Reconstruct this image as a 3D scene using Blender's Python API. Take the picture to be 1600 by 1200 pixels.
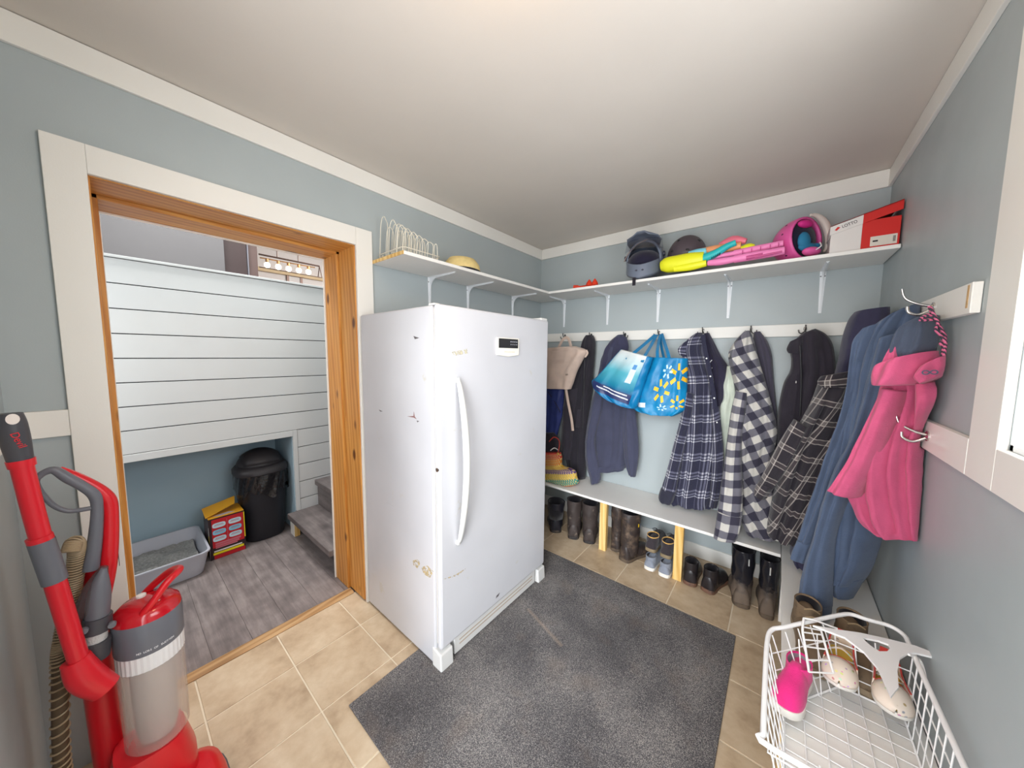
import bpy, bmesh, math, random
import numpy as np
from mathutils import Vector, Matrix, noise as mnoise
random.seed(7)
for o in list(bpy.data.objects): bpy.data.objects.remove(o)
scene = bpy.context.scene
col = scene.collection
# ---------------------------------------------------------------- camera
F, YAW, PITCH, ROLL = 513.458, 0.684968, 0.0872075, -0.00904744
CAM = np.array([1.811, 0.361, 1.455])
_fw = np.array([-math.cos(PITCH)*math.sin(YAW), math.cos(PITCH)*math.cos(YAW), -math.sin(PITCH)])
_rt = np.array([math.cos(YAW), math.sin(YAW), 0.0]); _dn = np.cross(_fw, _rt)
RT = math.cos(ROLL)*_rt + math.sin(ROLL)*_dn
DN = -math.sin(ROLL)*_rt + math.cos(ROLL)*_dn
FW = _fw
cd = bpy.data.cameras.new('camera'); cam = bpy.data.objects.new('camera', cd); col.objects.link(cam)
cd.sensor_width = 36; cd.sensor_fit = 'HORIZONTAL'; cd.lens = F/1600*36; cd.clip_start = .02
cam.matrix_world = Matrix(((RT[0], -DN[0], -FW[0], CAM[0]), (RT[1], -DN[1], -FW[1], CAM[1]), (RT[2], -DN[2], -FW[2], CAM[2]), (0, 0, 0, 1)))
scene.camera = cam
def hit(x, y, ax, v):
    d = (x-800)/F*RT + (y-600)/F*DN + FW
    return CAM + d*((v-CAM[ax])/d[ax])
def PX(x, y, v): return hit(x, y, 0, v)
def PY(x, y, v): return hit(x, y, 1, v)
def PZ(x, y, v): return hit(x, y, 2, v)
# ---------------------------------------------------------------- world, lights, exposure
vs = scene.view_settings
vs.view_transform = 'Standard'; vs.look = 'None'; vs.gamma = 1; vs.use_curve_mapping = False
vs.exposure = 0.0
world = bpy.data.worlds.new('world'); scene.world = world; world.use_nodes = True
bg = world.node_tree.nodes['Background']; bg.inputs[0].default_value = (.92, .96, 1, 1); bg.inputs[1].default_value = 2.2
def area(name, loc, direction, sx, sy, watt, color):
    l = bpy.data.lights.new(name, 'AREA'); l.shape = 'RECTANGLE'; l.size = sx; l.size_y = sy; l.energy = watt; l.color = color
    o = bpy.data.objects.new(name, l); col.objects.link(o); o.location = loc
    o.rotation_euler = Vector(direction).to_track_quat('-Z', 'Y').to_euler(); return o
WX3 = 2.2; WY2 = 3.0; WY4 = .15; CEIL = 2.44
area('daylight_window', (WX3+.16, 1.06, 1.71), (-1, 0, -.12), .9, 1.0, 18, (.92, .96, 1))
area('assumed_door_daylight', (1.45, WY4-.2, 1.2), (0, 1, -.12), .9, 1.8, 26, (.95, .97, 1))  # daylight from an assumed, unseen doorway behind the camera
sl = bpy.data.lights.new('hazy_sun', 'SUN'); sl.energy = 4.5; sl.angle = math.radians(42); sl.color = (.90, .95, 1)
so = bpy.data.objects.new('hazy_sun', sl); col.objects.link(so); so.location = (1.9, -3, 3); so.rotation_euler = Vector((-.27, .93, -.25)).to_track_quat('-Z', 'Y').to_euler()
area('kitchen_fill', (-3.4, 3.6, 3.4), (-.3, -.5, -1), 1.6, 1.6, 90, (1, .97, .93))  # added fill to brighten the kitchen, no window behind it
area('stair_hall_fill', (-1.0, .9, 3.5), (0, 0, -1), .6, 1.2, 76, (1, .99, .97))  # added fill under the hall ceiling, no fixture there
area('landing_fill', (-.76, -.46, 1.35), (-.32, 1, -.28), .5, .9, 13, (.95, .98, 1))  # unseen fill added at the landing end to brighten the niche

# ---------------------------------------------------------------- helpers
def s2l(c): return c/12.92 if c <= .04045 else ((c+.055)/1.055)**2.4
def rgb(r, g, b): return (s2l(r/255), s2l(g/255), s2l(b/255), 1)
class NT:
    def __init__(s, name):
        s.m = bpy.data.materials.new(name); s.m.use_nodes = True; s.t = s.m.node_tree
        s.b = s.t.nodes['Principled BSDF']
    def n(s, typ, **kw):
        nd = s.t.nodes.new('ShaderNode'+typ)
        for k, v in kw.items():
            if k.startswith('_'): setattr(nd, k[1:], v)
            else: s.set(nd.inputs[int(k[1:]) if k[0] == 'i' and k[1:].isdigit() else k.replace('__', ' ')], v)
        return nd
    def set(s, inp, v):
        if hasattr(v, 'is_output') or isinstance(v, bpy.types.NodeSocket): s.t.links.new(v, inp)
        else: inp.default_value = v
    def math(s, op, a, b=0.0, c=None):
        nd = s.t.nodes.new('ShaderNodeMath'); nd.operation = op
        s.set(nd.inputs[0], a); s.set(nd.inputs[1], b)
        if c is not None: s.set(nd.inputs[2], c)
        return nd.outputs[0]
    def mix(s, f, a, b):
        nd = s.t.nodes.new('ShaderNodeMix'); nd.data_type = 'RGBA'
        s.set(nd.inputs[0], f); s.set(nd.inputs[6], a); s.set(nd.inputs[7], b); return nd.outputs[2]
    def ramp(s, f, stops, interp='LINEAR'):
        nd = s.t.nodes.new('ShaderNodeValToRGB'); s.set(nd.inputs[0], f); cr = nd.color_ramp; cr.interpolation = interp
        while len(cr.elements) < len(stops): cr.elements.new(.5)
        for e, (p, c) in zip(cr.elements, stops): e.position = p; e.color = c
        return nd.outputs[0]
    def coord(s, kind='Object', scale=(1, 1, 1), rot=(0, 0, 0), rnd=False):
        o = s.t.nodes.new('ShaderNodeTexCoord').outputs[kind]
        if rnd:
            oi = s.t.nodes.new('ShaderNodeObjectInfo').outputs['Random']
            va = s.t.nodes.new('ShaderNodeVectorMath'); va.operation = 'ADD'; s.set(va.inputs[0], o)
            cx = s.t.nodes.new('ShaderNodeCombineXYZ'); s.set(cx.inputs[0], s.math('MULTIPLY', oi, 37.0)); s.set(cx.inputs[1], s.math('MULTIPLY', oi, 91.0)); s.set(cx.inputs[2], s.math('MULTIPLY', oi, 53.0))
            s.set(va.inputs[1], cx.outputs[0]); o = va.outputs[0]
        mp = s.t.nodes.new('ShaderNodeMapping'); s.set(mp.inputs[0], o); mp.inputs['Scale'].default_value = scale; mp.inputs['Rotation'].default_value = rot
        return mp.outputs[0]
    def noise(s, scale, detail=3, vec=None, rough=.5):
        nd = s.t.nodes.new('ShaderNodeTexNoise'); nd.inputs['Scale'].default_value = scale; nd.inputs['Detail'].default_value = detail; nd.inputs['Roughness'].default_value = rough
        s.set(nd.inputs['Vector'], vec if vec is not None else s.coord()); return nd.outputs['Fac']
    def bump(s, h, strength=.3, dist=.01):
        nd = s.t.nodes.new('ShaderNodeBump'); nd.inputs['Strength'].default_value = strength; nd.inputs['Distance'].default_value = dist
        s.set(nd.inputs['Height'], h); s.set(s.b.inputs['Normal'], nd.outputs[0])
    def base(s, c, rough=.5, metal=0.0, spec=.5):
        s.set(s.b.inputs['Base Color'], c); s.set(s.b.inputs['Roughness'], rough); s.b.inputs['Metallic'].default_value = metal
        s.b.inputs['Specular IOR Level'].default_value = spec
        return s.m
MATS = {}
def M(name, c, rough=.6, metal=0., var=.0, vs_=6., bump=0., bs=120., spec=.4, emit=None, trans=0., alpha=1., dirt=None):
    if name in MATS: return MATS[name]
    t = NT(name); c4 = rgb(*c)
    cc = c4
    if var:
        d = tuple(x*(1-var) for x in c4[:3])+(1,); l = tuple(min(1, x*(1+var)) for x in c4[:3])+(1,)
        cc = t.ramp(t.noise(vs_, 4), [(.3, d), (.7, l)])
    if dirt:
        dc, dscale, lo, hi = dirt
        cc = t.mix(t.ramp(t.noise(dscale, 6, rough=.7), [(lo, (0, 0, 0, 1)), (hi, (1, 1, 1, 1))]), cc, rgb(*dc))
    t.base(cc, rough, metal, spec)
    if bump: t.bump(t.noise(bs, 3), bump, .004)
    if emit: t.b.inputs['Emission Color'].default_value = rgb(*emit[0]); t.b.inputs['Emission Strength'].default_value = emit[1]
    if trans: t.b.inputs['Transmission Weight'].default_value = trans
    if alpha < 1: t.b.inputs['Alpha'].default_value = alpha
    MATS[name] = t.m; return t.m

def tag(o, label=None, cat=None, group=None, kind=None):
    if label: o['label'] = label
    if cat: o['category'] = cat
    if group: o['group'] = group
    if kind: o['kind'] = kind
    return o
def thing(name, loc, label, cat, group=None):
    o = bpy.data.objects.new(name, None); o.empty_display_size = .05; col.objects.link(o); o.location = Vector([float(v) for v in loc])
    return tag(o, label, cat, group)
def setparent(o, p):
    o.parent = p
    loc = Vector((0, 0, 0)); q = p
    while q is not None: loc += q.location; q = q.parent
    m = Matrix.Identity(4)
    # meshes carry world coordinates
    w = Vector((0, 0, 0)); q = p
    w = world_loc(p)
    o.matrix_parent_inverse = Matrix.Translation(-w)
def world_loc(p):
    if p.parent is None: return p.location.copy()
    return p.matrix_parent_inverse.translation + p.location + world_loc(p.parent)
class MB:
    def __init__(s): s.v = []; s.f = []; s.uv = None
    def add(s, vs, fs):
        k = len(s.v); s.v += [tuple(float(c) for c in v) for v in vs]; s.f += [tuple(i+k for i in f) for f in fs]; return s
    def box(s, a, b):
        x0, y0, z0 = [min(p, q) for p, q in zip(a, b)]; x1, y1, z1 = [max(p, q) for p, q in zip(a, b)]
        return s.add([(x0, y0, z0), (x1, y0, z0), (x1, y1, z0), (x0, y1, z0), (x0, y0, z1), (x1, y0, z1), (x1, y1, z1), (x0, y1, z1)],
                     [(0, 3, 2, 1), (4, 5, 6, 7), (0, 1, 5, 4), (1, 2, 6, 5), (2, 3, 7, 6), (3, 0, 4, 7)])
    def hexa(s, p):  # 8 points bottom 4 then top 4
        return s.add(p, [(0, 3, 2, 1), (4, 5, 6, 7), (0, 1, 5, 4), (1, 2, 6, 5), (2, 3, 7, 6), (3, 0, 4, 7)])
    def rings(s, rings, cap0=True, cap1=True, closed=False):
        n = len(rings[0]); vs = [p for r in rings for p in r]; fs = []
        m = len(rings)
        for i in range(m if closed else m-1):
            i2 = (i+1) % m
            for j in range(n): fs.append((i*n+j, i*n+(j+1) % n, i2*n+(j+1) % n, i2*n+j))
        if cap0 and not closed: fs.append(tuple(range(n-1, -1, -1)))
        if cap1 and not closed: fs.append(tuple((m-1)*n+j for j in range(n)))
        return s.add(vs, fs)
    def tube(s, path, r, n=10, closed=False, caps=True, flat=1.0, up=None):
        P = [np.array(p, float) for p in path]; m = len(P)
        rs = r if hasattr(r, '__len__') else [r]*m
        T = []
        for i in range(m):
            a = P[i-1] if (i > 0 or closed) else P[i]; b = P[(i+1) % m] if (i < m-1 or closed) else P[i]
            t = b-a; T.append(t/(np.linalg.norm(t)+1e-12))
        u = np.array(up if up is not None else (0, 0, 1.0))
        if abs(u @ T[0]) > .95: u = np.array((1.0, 0, 0))
        R = []
        for i in range(m):
            u = u-(u @ T[i])*T[i]; u = u/(np.linalg.norm(u)+1e-12); w = np.cross(T[i], u)
            R.append([P[i]+rs[i]*(math.cos(2*math.pi*j/n)*w+flat*math.sin(2*math.pi*j/n)*u) for j in range(n)])
        return s.rings(R, caps, caps, closed)
    def lathe(s, prof, c, n=24, ax=(0, 0, 1), sx=1., sy=1., caps=True, rot=0.):
        a = np.array(ax, float); a /= np.linalg.norm(a); u = np.array((1., 0, 0)) if abs(a[0]) < .9 else np.array((0, 1., 0))
        u = u-(u@a)*a; u /= np.linalg.norm(u); w = np.cross(a, u); c = np.array(c, float)
        return s.rings([[c+z*a+r*(sx*math.cos(2*math.pi*j/n+rot)*u+sy*math.sin(2*math.pi*j/n+rot)*w) for j in range(n)] for r, z in prof], caps, caps)
    def prism(s, poly, d):  # poly: list of 3d points, d: extrusion vector
        n = len(poly); P = [np.array(p, float) for p in poly]; d = np.array(d, float)
        return s.add(P+[p+d for p in P], [tuple(range(n-1, -1, -1)), tuple(range(n, 2*n))]+[(i, (i+1) % n, n+(i+1) % n, n+i) for i in range(n)])
    def build(s, name, mat, parent=None, smooth=False, bevel=0., sub=0, uvs=None, fix=True):
        me = bpy.data.meshes.new(name); me.from_pydata(s.v, [], s.f); me.update()
        if uvs is not None:
            ul = me.uv_layers.new(name='UVMap'); li = np.empty(len(me.loops), dtype=np.int32); me.loops.foreach_get('vertex_index', li)
            ul.data.foreach_set('uv', np.asarray(uvs, dtype=np.float32)[li].ravel())
        if fix:
            b = bmesh.new(); b.from_mesh(me); bmesh.ops.recalc_face_normals(b, faces=b.faces); b.to_mesh(me); b.free()
        me.materials.append(mat)
        o = bpy.data.objects.new(name, me); col.objects.link(o)
        if smooth:
            me.polygons.foreach_set('use_smooth', [True]*len(me.polygons))
            if smooth != 'all' and hasattr(me, 'set_sharp_from_angle'): me.set_sharp_from_angle(angle=math.radians(45))
        if bevel:
            md = o.modifiers.new('bevel', 'BEVEL'); md.width = bevel; md.segments = 2; md.limit_method = 'ANGLE'
        if sub:
            md = o.modifiers.new('sub', 'SUBSURF'); md.levels = sub; md.render_levels = sub
        if parent is not None: setparent(o, parent)
        return o
def box(name, a, b, mat, parent=None, bevel=.002): return MB().box(a, b).build(name, mat, parent, bevel=bevel)
def struct(o): o['kind'] = 'structure'; return o
def dup(o, name, dx, parent):
    c = o.copy(); c.name = name; col.objects.link(c); c.parent = None; c.matrix_parent_inverse = Matrix.Identity(4); c.location = Vector(dx)
    if parent is not None: setparent(c, parent)
    return c
def text(name, body, size, origin, right, up, mat, parent, width=None, thick=.0006):
    cu = bpy.data.curves.new(name, 'FONT'); cu.body = body; cu.size = size; cu.extrude = thick; cu.align_x = 'CENTER'; cu.align_y = 'CENTER'
    t = bpy.data.objects.new(name, cu); col.objects.link(t)
    bpy.context.view_layer.update()
    me = bpy.data.meshes.new_from_object(t.evaluated_get(bpy.context.evaluated_depsgraph_get()))
    bpy.data.objects.remove(t)
    r = np.array(right, float); r /= np.linalg.norm(r); u = np.array(up, float); u -= (u@r)*r; u /= np.linalg.norm(u); nn = np.cross(r, u); o3 = np.array(origin, float)
    xs = [v.co.x for v in me.vertices]; k = 1.
    if width and xs: k = width/(max(xs)-min(xs))
    for v in me.vertices:
        p = o3+r*v.co.x*k+u*v.co.y+nn*v.co.z; v.co = Vector(p)
    me.name = name; me.materials.clear(); me.materials.append(mat)
    o = bpy.data.objects.new(name, me); col.objects.link(o)
    if parent is not None: setparent(o, parent)
    return o
def cr(pts, sub):
    P = [np.array(p, float) for p in pts]; out = []; m = len(P)
    for i in range(m-1):
        p0 = P[max(i-1, 0)]; p1 = P[i]; p2 = P[i+1]; p3 = P[min(i+2, m-1)]
        for k in range(sub):
            t = k/sub; out.append(.5*((2*p1)+(-p0+p2)*t+(2*p0-5*p1+4*p2-p3)*t*t+(-p0+3*p1-3*p2+p3)*t**3))
    out.append(P[-1]); return out
# ---------------------------------------------------------------- materials of the setting
def paint(name, c, rough=.45, var=.03):
    t = NT(name); c4 = rgb(*c)
    d = tuple(x*(1-var) for x in c4[:3])+(1,); l = tuple(min(1, x*(1+var)) for x in c4[:3])+(1,)
    t.base(t.ramp(t.noise(2.5, 5), [(.3, d), (.7, l)]), t.ramp(t.noise(6, 3), [(.3, (rough-.06,)*3+(1,)), (.7, (rough+.08,)*3+(1,))]), 0, .4)
    t.bump(t.noise(260, 3), .08, .002); return t.m
m_wall = paint('blue_grey_paint', (170, 178, 179)); m_white = paint('white_trim_paint', (232, 229, 222), .4, .02)
m_ceil = paint('ceiling_white', (212, 204, 195), .6, .02); m_ship = paint('shiplap_white', (212, 214, 214), .4, .02)
m_gap = M('gap_shade_dark', (60, 60, 62), .8); m_niche = paint('niche_blue_lightened', (166, 190, 203), .45)  # niche paint lightened to make up for light missing in the recess
m_hallgrey = paint('hall_grey', (122, 120, 122), .5); m_kitwhite = paint('kitchen_white', (235, 228, 224), .5)
def wood(name, c1, c2, c3, axis=2, scale=1., rough=.45, knots=True):
    t = NT(name); sc = [14., 14., 14.]; sc[axis] = 1.1
    v = t.coord('Object', tuple(s*scale for s in sc))
    n1 = t.noise(1.6, 5, v); w = t.n('TexWave', Scale=1.2, Distortion=5.0, Detail=3.0, _bands_direction='DIAGONAL'); t.set(w.inputs['Vector'], v)
    f = t.math('ADD', t.math('MULTIPLY', n1, .65), t.math('MULTIPLY', w.outputs['Fac'], .35))
    c = t.ramp(f, [(.25, rgb(*c1)), (.5, rgb(*c2)), (.78, rgb(*c3))])
    if knots:
        ks = [5., 5., 5.]; ks[axis] = 2.6
        vo = t.n('TexVoronoi', Scale=1.6); t.set(vo.inputs['Vector'], t.coord('Object', tuple(ks)))
        c = t.mix(t.ramp(vo.outputs['Distance'], [(.09, (1, 1, 1, 1)), (.17, (0, 0, 0, 1))]), c, rgb(104, 58, 22))
    t.base(c, rough, 0, .4); t.bump(f, .12, .003); return t.m
m_pinez = wood('pine_vertical', (182, 116, 48), (202, 140, 66), (214, 157, 82), 2); m_piney = wood('pine_header', (182, 116, 48), (202, 140, 66), (214, 157, 82), 1)
m_ply = wood('raw_lumber', (205, 160, 84), (226, 188, 116), (238, 208, 146), 2, knots=False); m_thr = wood('threshold_oak', (150, 112, 70), (178, 140, 96), (196, 162, 118), 1, knots=False)
def tilem():
    t = NT('beige_stone_tile'); v = t.coord('Object', rnd=True)
    a = t.noise(5, 6, v, .62); b = t.noise(22, 4, v)
    f = t.math('ADD', t.math('MULTIPLY', a, .75), t.math('MULTIPLY', b, .25))
    t.base(t.ramp(f, [(.3, rgb(160, 137, 110)), (.48, rgb(190, 168, 140)), (.66, rgb(208, 190, 164))]), .42, 0, .4); t.bump(f, .15, .004); return t.m
m_tile = tilem(); m_grout = M('grout', (222, 210, 188), .8, var=.06)
def vinyl(name, dark=1.):
    t = NT(name); v = t.coord('Object', (1.5, 16, 16), rnd=True)
    a = t.noise(1.5, 7, v, .65); b = t.noise(9, 5, t.coord('Object', rnd=True))
    f = t.math('ADD', t.math('MULTIPLY', a, .6), t.math('MULTIPLY', b, .4))
    k = dark
    t.base(t.ramp(f, [(.3, rgb(86*k, 79*k, 79*k)), (.5, rgb(124*k, 115*k, 114*k)), (.7, rgb(160*k, 150*k, 147*k))]), .45, 0, .4); t.bump(f, .12, .003); return t.m
m_vinyl = vinyl('grey_plank_vinyl'); m_tread = vinyl('stair_tread_vinyl', .86)

# ---------------------------------------------------------------- the setting
OY0, OY1, OZ = .353, 1.232, 2.035
TH = .35
w = MB(); w.box((-TH, -.5, -.02), (0, OY0-.02, 3.6)); w.box((-TH, OY1+.02, -.02), (0, WY2+.1, 3.6)); w.box((-TH, OY0-.02, OZ+.02), (0, OY1+.02, 3.6))
struct(w.build('wall_left', m_wall))
struct(box('wall_back', (0, WY2, -.02), (WX3+.15, WY2+.12, CEIL), m_wall, bevel=0))
WIN = (.55, 1.57, 1.262, 2.2)
w = MB(); w.box((WX3, WY4, -.02), (WX3+.15, WIN[0], CEIL)); w.box((WX3, WIN[1], -.02), (WX3+.15, WY2, CEIL)); w.box((WX3, WIN[0], -.02), (WX3+.15, WIN[1], WIN[2])); w.box((WX3, WIN[0], WIN[3]), (WX3+.15, WIN[1], CEIL))
struct(w.build('wall_right', m_wall))
w = MB(); w.box((0, .03, -.02), (1.0, WY4, CEIL)); w.box((2.0, .03, -.02), (WX3+.15, WY4, CEIL)); w.box((1.0, .03, 2.16), (2.0, WY4, CEIL))
struct(w.build('wall_front', m_wall))
struct(box('ceiling', (0, .03, CEIL), (WX3+.15, WY2+.12, CEIL+.05), m_ceil, bevel=0))
# tiled floor
fl = struct(box('floor', (-.13, .03, -.06), (WX3+.15, WY2+.12, -.003), m_grout, bevel=0))
tp = .3077; x0 = .14; y0 = .822; g = .003
xs = [-.125]+[x0+tp*k for k in range(0, 7)]+[WX3]; ys = [WY4]+[y0+tp*k for k in range(-2, 8)]+[WY2]
xs = [x for i, x in enumerate(xs) if i == 0 or x-xs[i-1] > .01]; ys = sorted(set([y for y in ys if WY4 <= y <= WY2]))
full = None
for i in range(len(xs)-1):
    for j in range(len(ys)-1):
        a, b, c, d = xs[i], xs[i+1], ys[j], ys[j+1]
        if b-a < .02 or d-c < .02: continue
        if abs(b-a-tp) < .002 and abs(d-c-tp) < .002:
            if full is None:
                full = MB().box((-tp/2+g, -tp/2+g, -.012), (tp/2-g, tp/2-g, 0)).build('tile', m_tile, bevel=.0015)
                full.location = ((a+b)/2, (c+d)/2, 0); setparent(full, fl)
            else: dup(full, 'tile', ((a+b)/2, (c+d)/2, 0), fl)
        else:
            t = MB().box((a-(a+b)/2+g, c-(c+d)/2+g, -.012), (b-(a+b)/2-g, d-(c+d)/2-g, 0)).build('tile', m_tile, bevel=.0015)
            t.location = ((a+b)/2, (c+d)/2, 0); setparent(t, fl)
fl2 = struct(box('floor', (-1.65, -.5, -.06), (-.13, 3.1, -.002), M('vinyl_seam', (112, 102, 98), .6), bevel=0))
pw = .152; pk = None
for k in range(16):
    yy = -.48+pw*k
    if pk is None:
        pk = MB().box((-.72, -pw/2+.0005, -.01), (.72, pw/2-.0005, .002)).build('plank', m_vinyl, bevel=.0005); pk.location = (-.90, yy+pw/2, 0); setparent(pk, fl2)
    else: dup(pk, 'plank', (-.90, yy+pw/2, 0), fl2)
struct(MB().prism([(-.122, OY0, 0), (-.122, OY0, .003), (-.135, OY0, .011), (-.168, OY0, .011), (-.184, OY0, .003), (-.184, OY0, 0)], (0, OY1-OY0-.012, 0)).build('trim_1', m_thr))
# door jamb (two stacked lumber depths) and casing
jm = thing('door_jamb', (-.1, OY1, 0), 'honey pine jamb lining the open doorway beside the white freezer', 'door frame')
for a, b, t in ((0.0, -.18, 0.), (-.183, -TH, .013)):
    box('side_jamb', (a, OY1-.006-t, .012 if a == 0 else .004), (b, OY1+.02, OZ+.02), m_pinez, jm, .002)
    box('side_jamb', (a, OY0-.02, .012 if a == 0 else .004), (b, OY0+.004+t, OZ+.02), m_pinez, jm, .002)
    box('head_jamb', (a, OY0-.02, OZ-.004-t), (b, OY1+.02, OZ+.02), m_piney, jm, .002)
CO0, CO1, CT = .266, 1.322, 2.127
k = 0
def trim(a, b, mat=m_white, bevel=.002):
    global k_trim; k_trim += 1
    return struct(box('trim_%d' % k_trim, a, b, mat, bevel=bevel))
k_trim = 1
trim((0, CO0, 0), (.018, OY0, CT)); trim((0, OY1, 0), (.018, CO1, CT)); trim((0, OY0, OZ), (.018, OY1, CT))
trim((-TH-.012, OY1-.026, 0), (-TH, OY1+.07, OZ+.07)); trim((-TH-.012, OY0-.07, OZ-.024), (-TH, OY1-.026, OZ+.07)); trim((-TH-.012, OY0-.07, 0), (-TH, OY0+.02, OZ-.024))
CB = 2.349
trim((0, WY4, CB), (.014, WY2, CEIL-.002)); trim((.014, WY2-.014, CB), (WX3-.014, WY2, CEIL-.002)); trim((WX3-.014, WY4, CB), (WX3, WY2, CEIL-.002)); trim((.014, WY4, CB), (WX3-.014, WY4+.014, CEIL-.002))
trim((0, WY4+.015, 1.179), (.015, CO0, 1.265)); trim((0, WY4, 1.179), (1.0, WY4+.015, 1.265))
bb = struct(box('baseboard_back', (.02, WY2-.014, 0), (WX3-.35, WY2, .095), m_white))
struct(box('baseboard_left', (0, CO1, 0), (.014, WY2-.014, .095), m_white))
# window in the right wall: casing, sash, pane
win = tag(struct(bpy.data.objects.new('window_1', None)), None); col.objects.link(win); win.location = (WX3, 1.06, 1.7)
cz0, cz1 = 1.166, 2.3
box('casing', (WX3-.016, WIN[1], cz0), (WX3, WIN[1]+.135, cz1), m_white, win); box('casing', (WX3-.016, WIN[0]-.135, cz0), (WX3, WIN[0], cz1), m_white, win)
box('casing', (WX3-.016, WIN[0], WIN[3]), (WX3, WIN[1], cz1), m_white, win); box('sill_board', (WX3-.016, WIN[0], cz0), (WX3, WIN[1], WIN[2]), m_white, win)
m_vsash = M('vinyl_sash_white', (240, 242, 244), .35)
fr = MB(); y0_, y1_, z0_, z1_ = WIN
for (a, b, c, d) in ((y0_, y0_+.05, z0_, z1_), (y1_-.05, y1_, z0_, z1_), (y0_+.05, y1_-.05, z0_, z0_+.05), (y0_+.05, y1_-.05, z1_-.05, z1_)): fr.box((WX3+.03, a, c), (WX3+.072, b, d))
fr.build('sash', m_vsash, win, bevel=.004)
fr = MB()
for (a, b, c, d) in ((y0_, y0_+.012, z0_, z1_), (y1_-.012, y1_, z0_, z1_), (y0_, y1_, z0_, z0_+.012), (y0_, y1_, z1_-.012, z1_)): fr.box((WX3+.001, a, c), (WX3+.03, b, d))
fr.build('reveal', m_vsash, win)
def glassm(name, tint=(1, 1, 1), gl=.08):
    m = bpy.data.materials.new(name); m.use_nodes = True; t = m.node_tree; t.nodes.remove(t.nodes['Principled BSDF'])
    tr = t.nodes.new('ShaderNodeBsdfTransparent'); tr.inputs[0].default_value = tint+(1,); g_ = t.nodes.new('ShaderNodeBsdfGlossy'); g_.inputs['Roughness'].default_value = .08
    mx = t.nodes.new('ShaderNodeMixShader'); mx.inputs[0].default_value = gl
    t.links.new(tr.outputs[0], mx.inputs[1]); t.links.new(g_.outputs[0], mx.inputs[2]); t.links.new(mx.outputs[0], t.nodes['Material Output'].inputs[0]); return m
m_glass = glassm('window_glass')
box('pane', (WX3+.066, y0_+.048, z0_+.048), (WX3+.070, y1_-.048, z1_-.048), m_glass, win, 0)
# landing: shiplap half wall with niche, hall and kitchen behind
SX = -1.15; NB = -1.60; NZ = .80; NY = 1.245
w = MB(); w.box((SX-.012, -.5, NZ), (NB-.05, 3.1, 1.987)); w.box((SX-.012, NY, 0), (NB, 3.1, NZ))
sw = struct(w.build('wall_far', m_gap))  # dark backing colour stands in for shade in the board gaps
ph = .1425; pr = None; pr2 = None
for kk in range(8):
    z = .8475+ph*kk
    if pr is None: pr = MB().box((SX, -1.8, .002), (SX-.014, 1.8, ph-.004)).build('board', m_ship, bevel=.0015); pr.location = (0, 1.3, z); setparent(pr, sw)
    else: dup(pr, 'board', (0, 1.3, z), sw)
for kk in range(6):
    z = .8475-ph*(kk+1)
    if pr2 is None: pr2 = MB().box((SX, 0, .002), (SX-.014, 1.8, ph-.004)).build('board', m_ship, bevel=.0015); pr2.location = (0, NY+.032, z); setparent(pr2, sw)
    else: dup(pr2, 'board', (0, NY+.032, z), sw)
trim((SX+.004, -.5, NZ), (SX-.014, NY, .8455), m_ship); trim((SX+.004, NY, .185), (SX-.014, NY+.03, .8455), m_ship)
trim((SX+.012, -.5, 1.987), (NB-.05, 3.1, 2.002), m_ship)
struct(box('wall_niche', (NB, -.5, 0), (NB-.05, NY+.0, NZ), m_niche, bevel=0)); struct(box('wall_niche_side', (SX-.013, NY-.004, 0), (NB, NY, NZ), m_niche, bevel=0))
struct(box('wall_hall', (-2.3, -.6, 1.1), (-2.4, 1.105, 3.6), m_hallgrey, bevel=0))
struct(box('wall_kitchen', (-6.1, -.6, 1.1), (-6.0, 6, 3.6), m_kitwhite, bevel=0)); struct(box('wall_hall_end', (-6, -.6, 0), (-TH, -.5, 3.6), m_hallgrey, bevel=0)); struct(box('wall_kitchen_end', (-6, 6, 1.1), (-TH, 6.1, 3.6), m_kitwhite, bevel=0))
struct(box('wall_stairwell', (NB-.05, 3.1, 0), (0, 3.2, 3.6), m_hallgrey, bevel=0))
struct(box('floor_kitchen', (-6.1, -.6, 1.05), (NB-.05, 6.1, 1.12), m_vinyl, bevel=0)); struct(box('ceiling_kitchen', (-6.1, -.6, 3.6), (0, 6.1, 3.65), m_kitwhite, bevel=0))
# staircase rising to the right behind the jamb
st = thing('staircase', (-.75, 1.5, 0), 'grey plank vinyl stair treads rising behind the pine door jamb', 'stairs')
def tread(y, z):
    box('tread', (SX+.004, y, z-.042), (-TH-.014, y+.26, z), m_tread, st, .004)
tread(1.18, .187); tread(1.385, .405); tread(1.60, .62); tread(1.82, .835)
for y, z0_, z1_ in ((1.405, .188, .362), (1.62, .406, .577), (1.84, .621, .79)): box('riser', (SX+.004, y, z0_), (-TH-.014, y+.02, z1_), m_tread, st)
box('support_block', (-1.175, 1.205, .004), (-1.09, 1.243, .143), m_white, st); box('block_end', (-1.089, 1.207, .006), (-1.084, 1.243, .142), m_ply, st, 0)
# tall dark cupboard beside the hall wall, kitchen trim, picture
m_dk = M('espresso_brown', (84, 70, 70), .4, var=.05); m_dk2 = M('brown_side_panel', (120, 100, 96), .45)
cb = thing('tall_cupboard', (-2.6, 1.25, 1.12), 'dark brown tall cupboard end beyond the shiplap half wall', 'cupboard')
box('door', (-2.42, 1.11, 1.13), (-2.46, 1.30, 3.3), m_dk, cb); box('side_panel', (-2.462, 1.11, 1.12), (-2.8, 1.40, 3.3), m_dk2, cb); box('edge_highlight', (-2.40, 1.302, 1.13), (-2.461, 1.312, 3.3), M('grey_highlight', (150, 150, 160), .3), cb)  # pale grey strip is a painted highlight along the door edge
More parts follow.
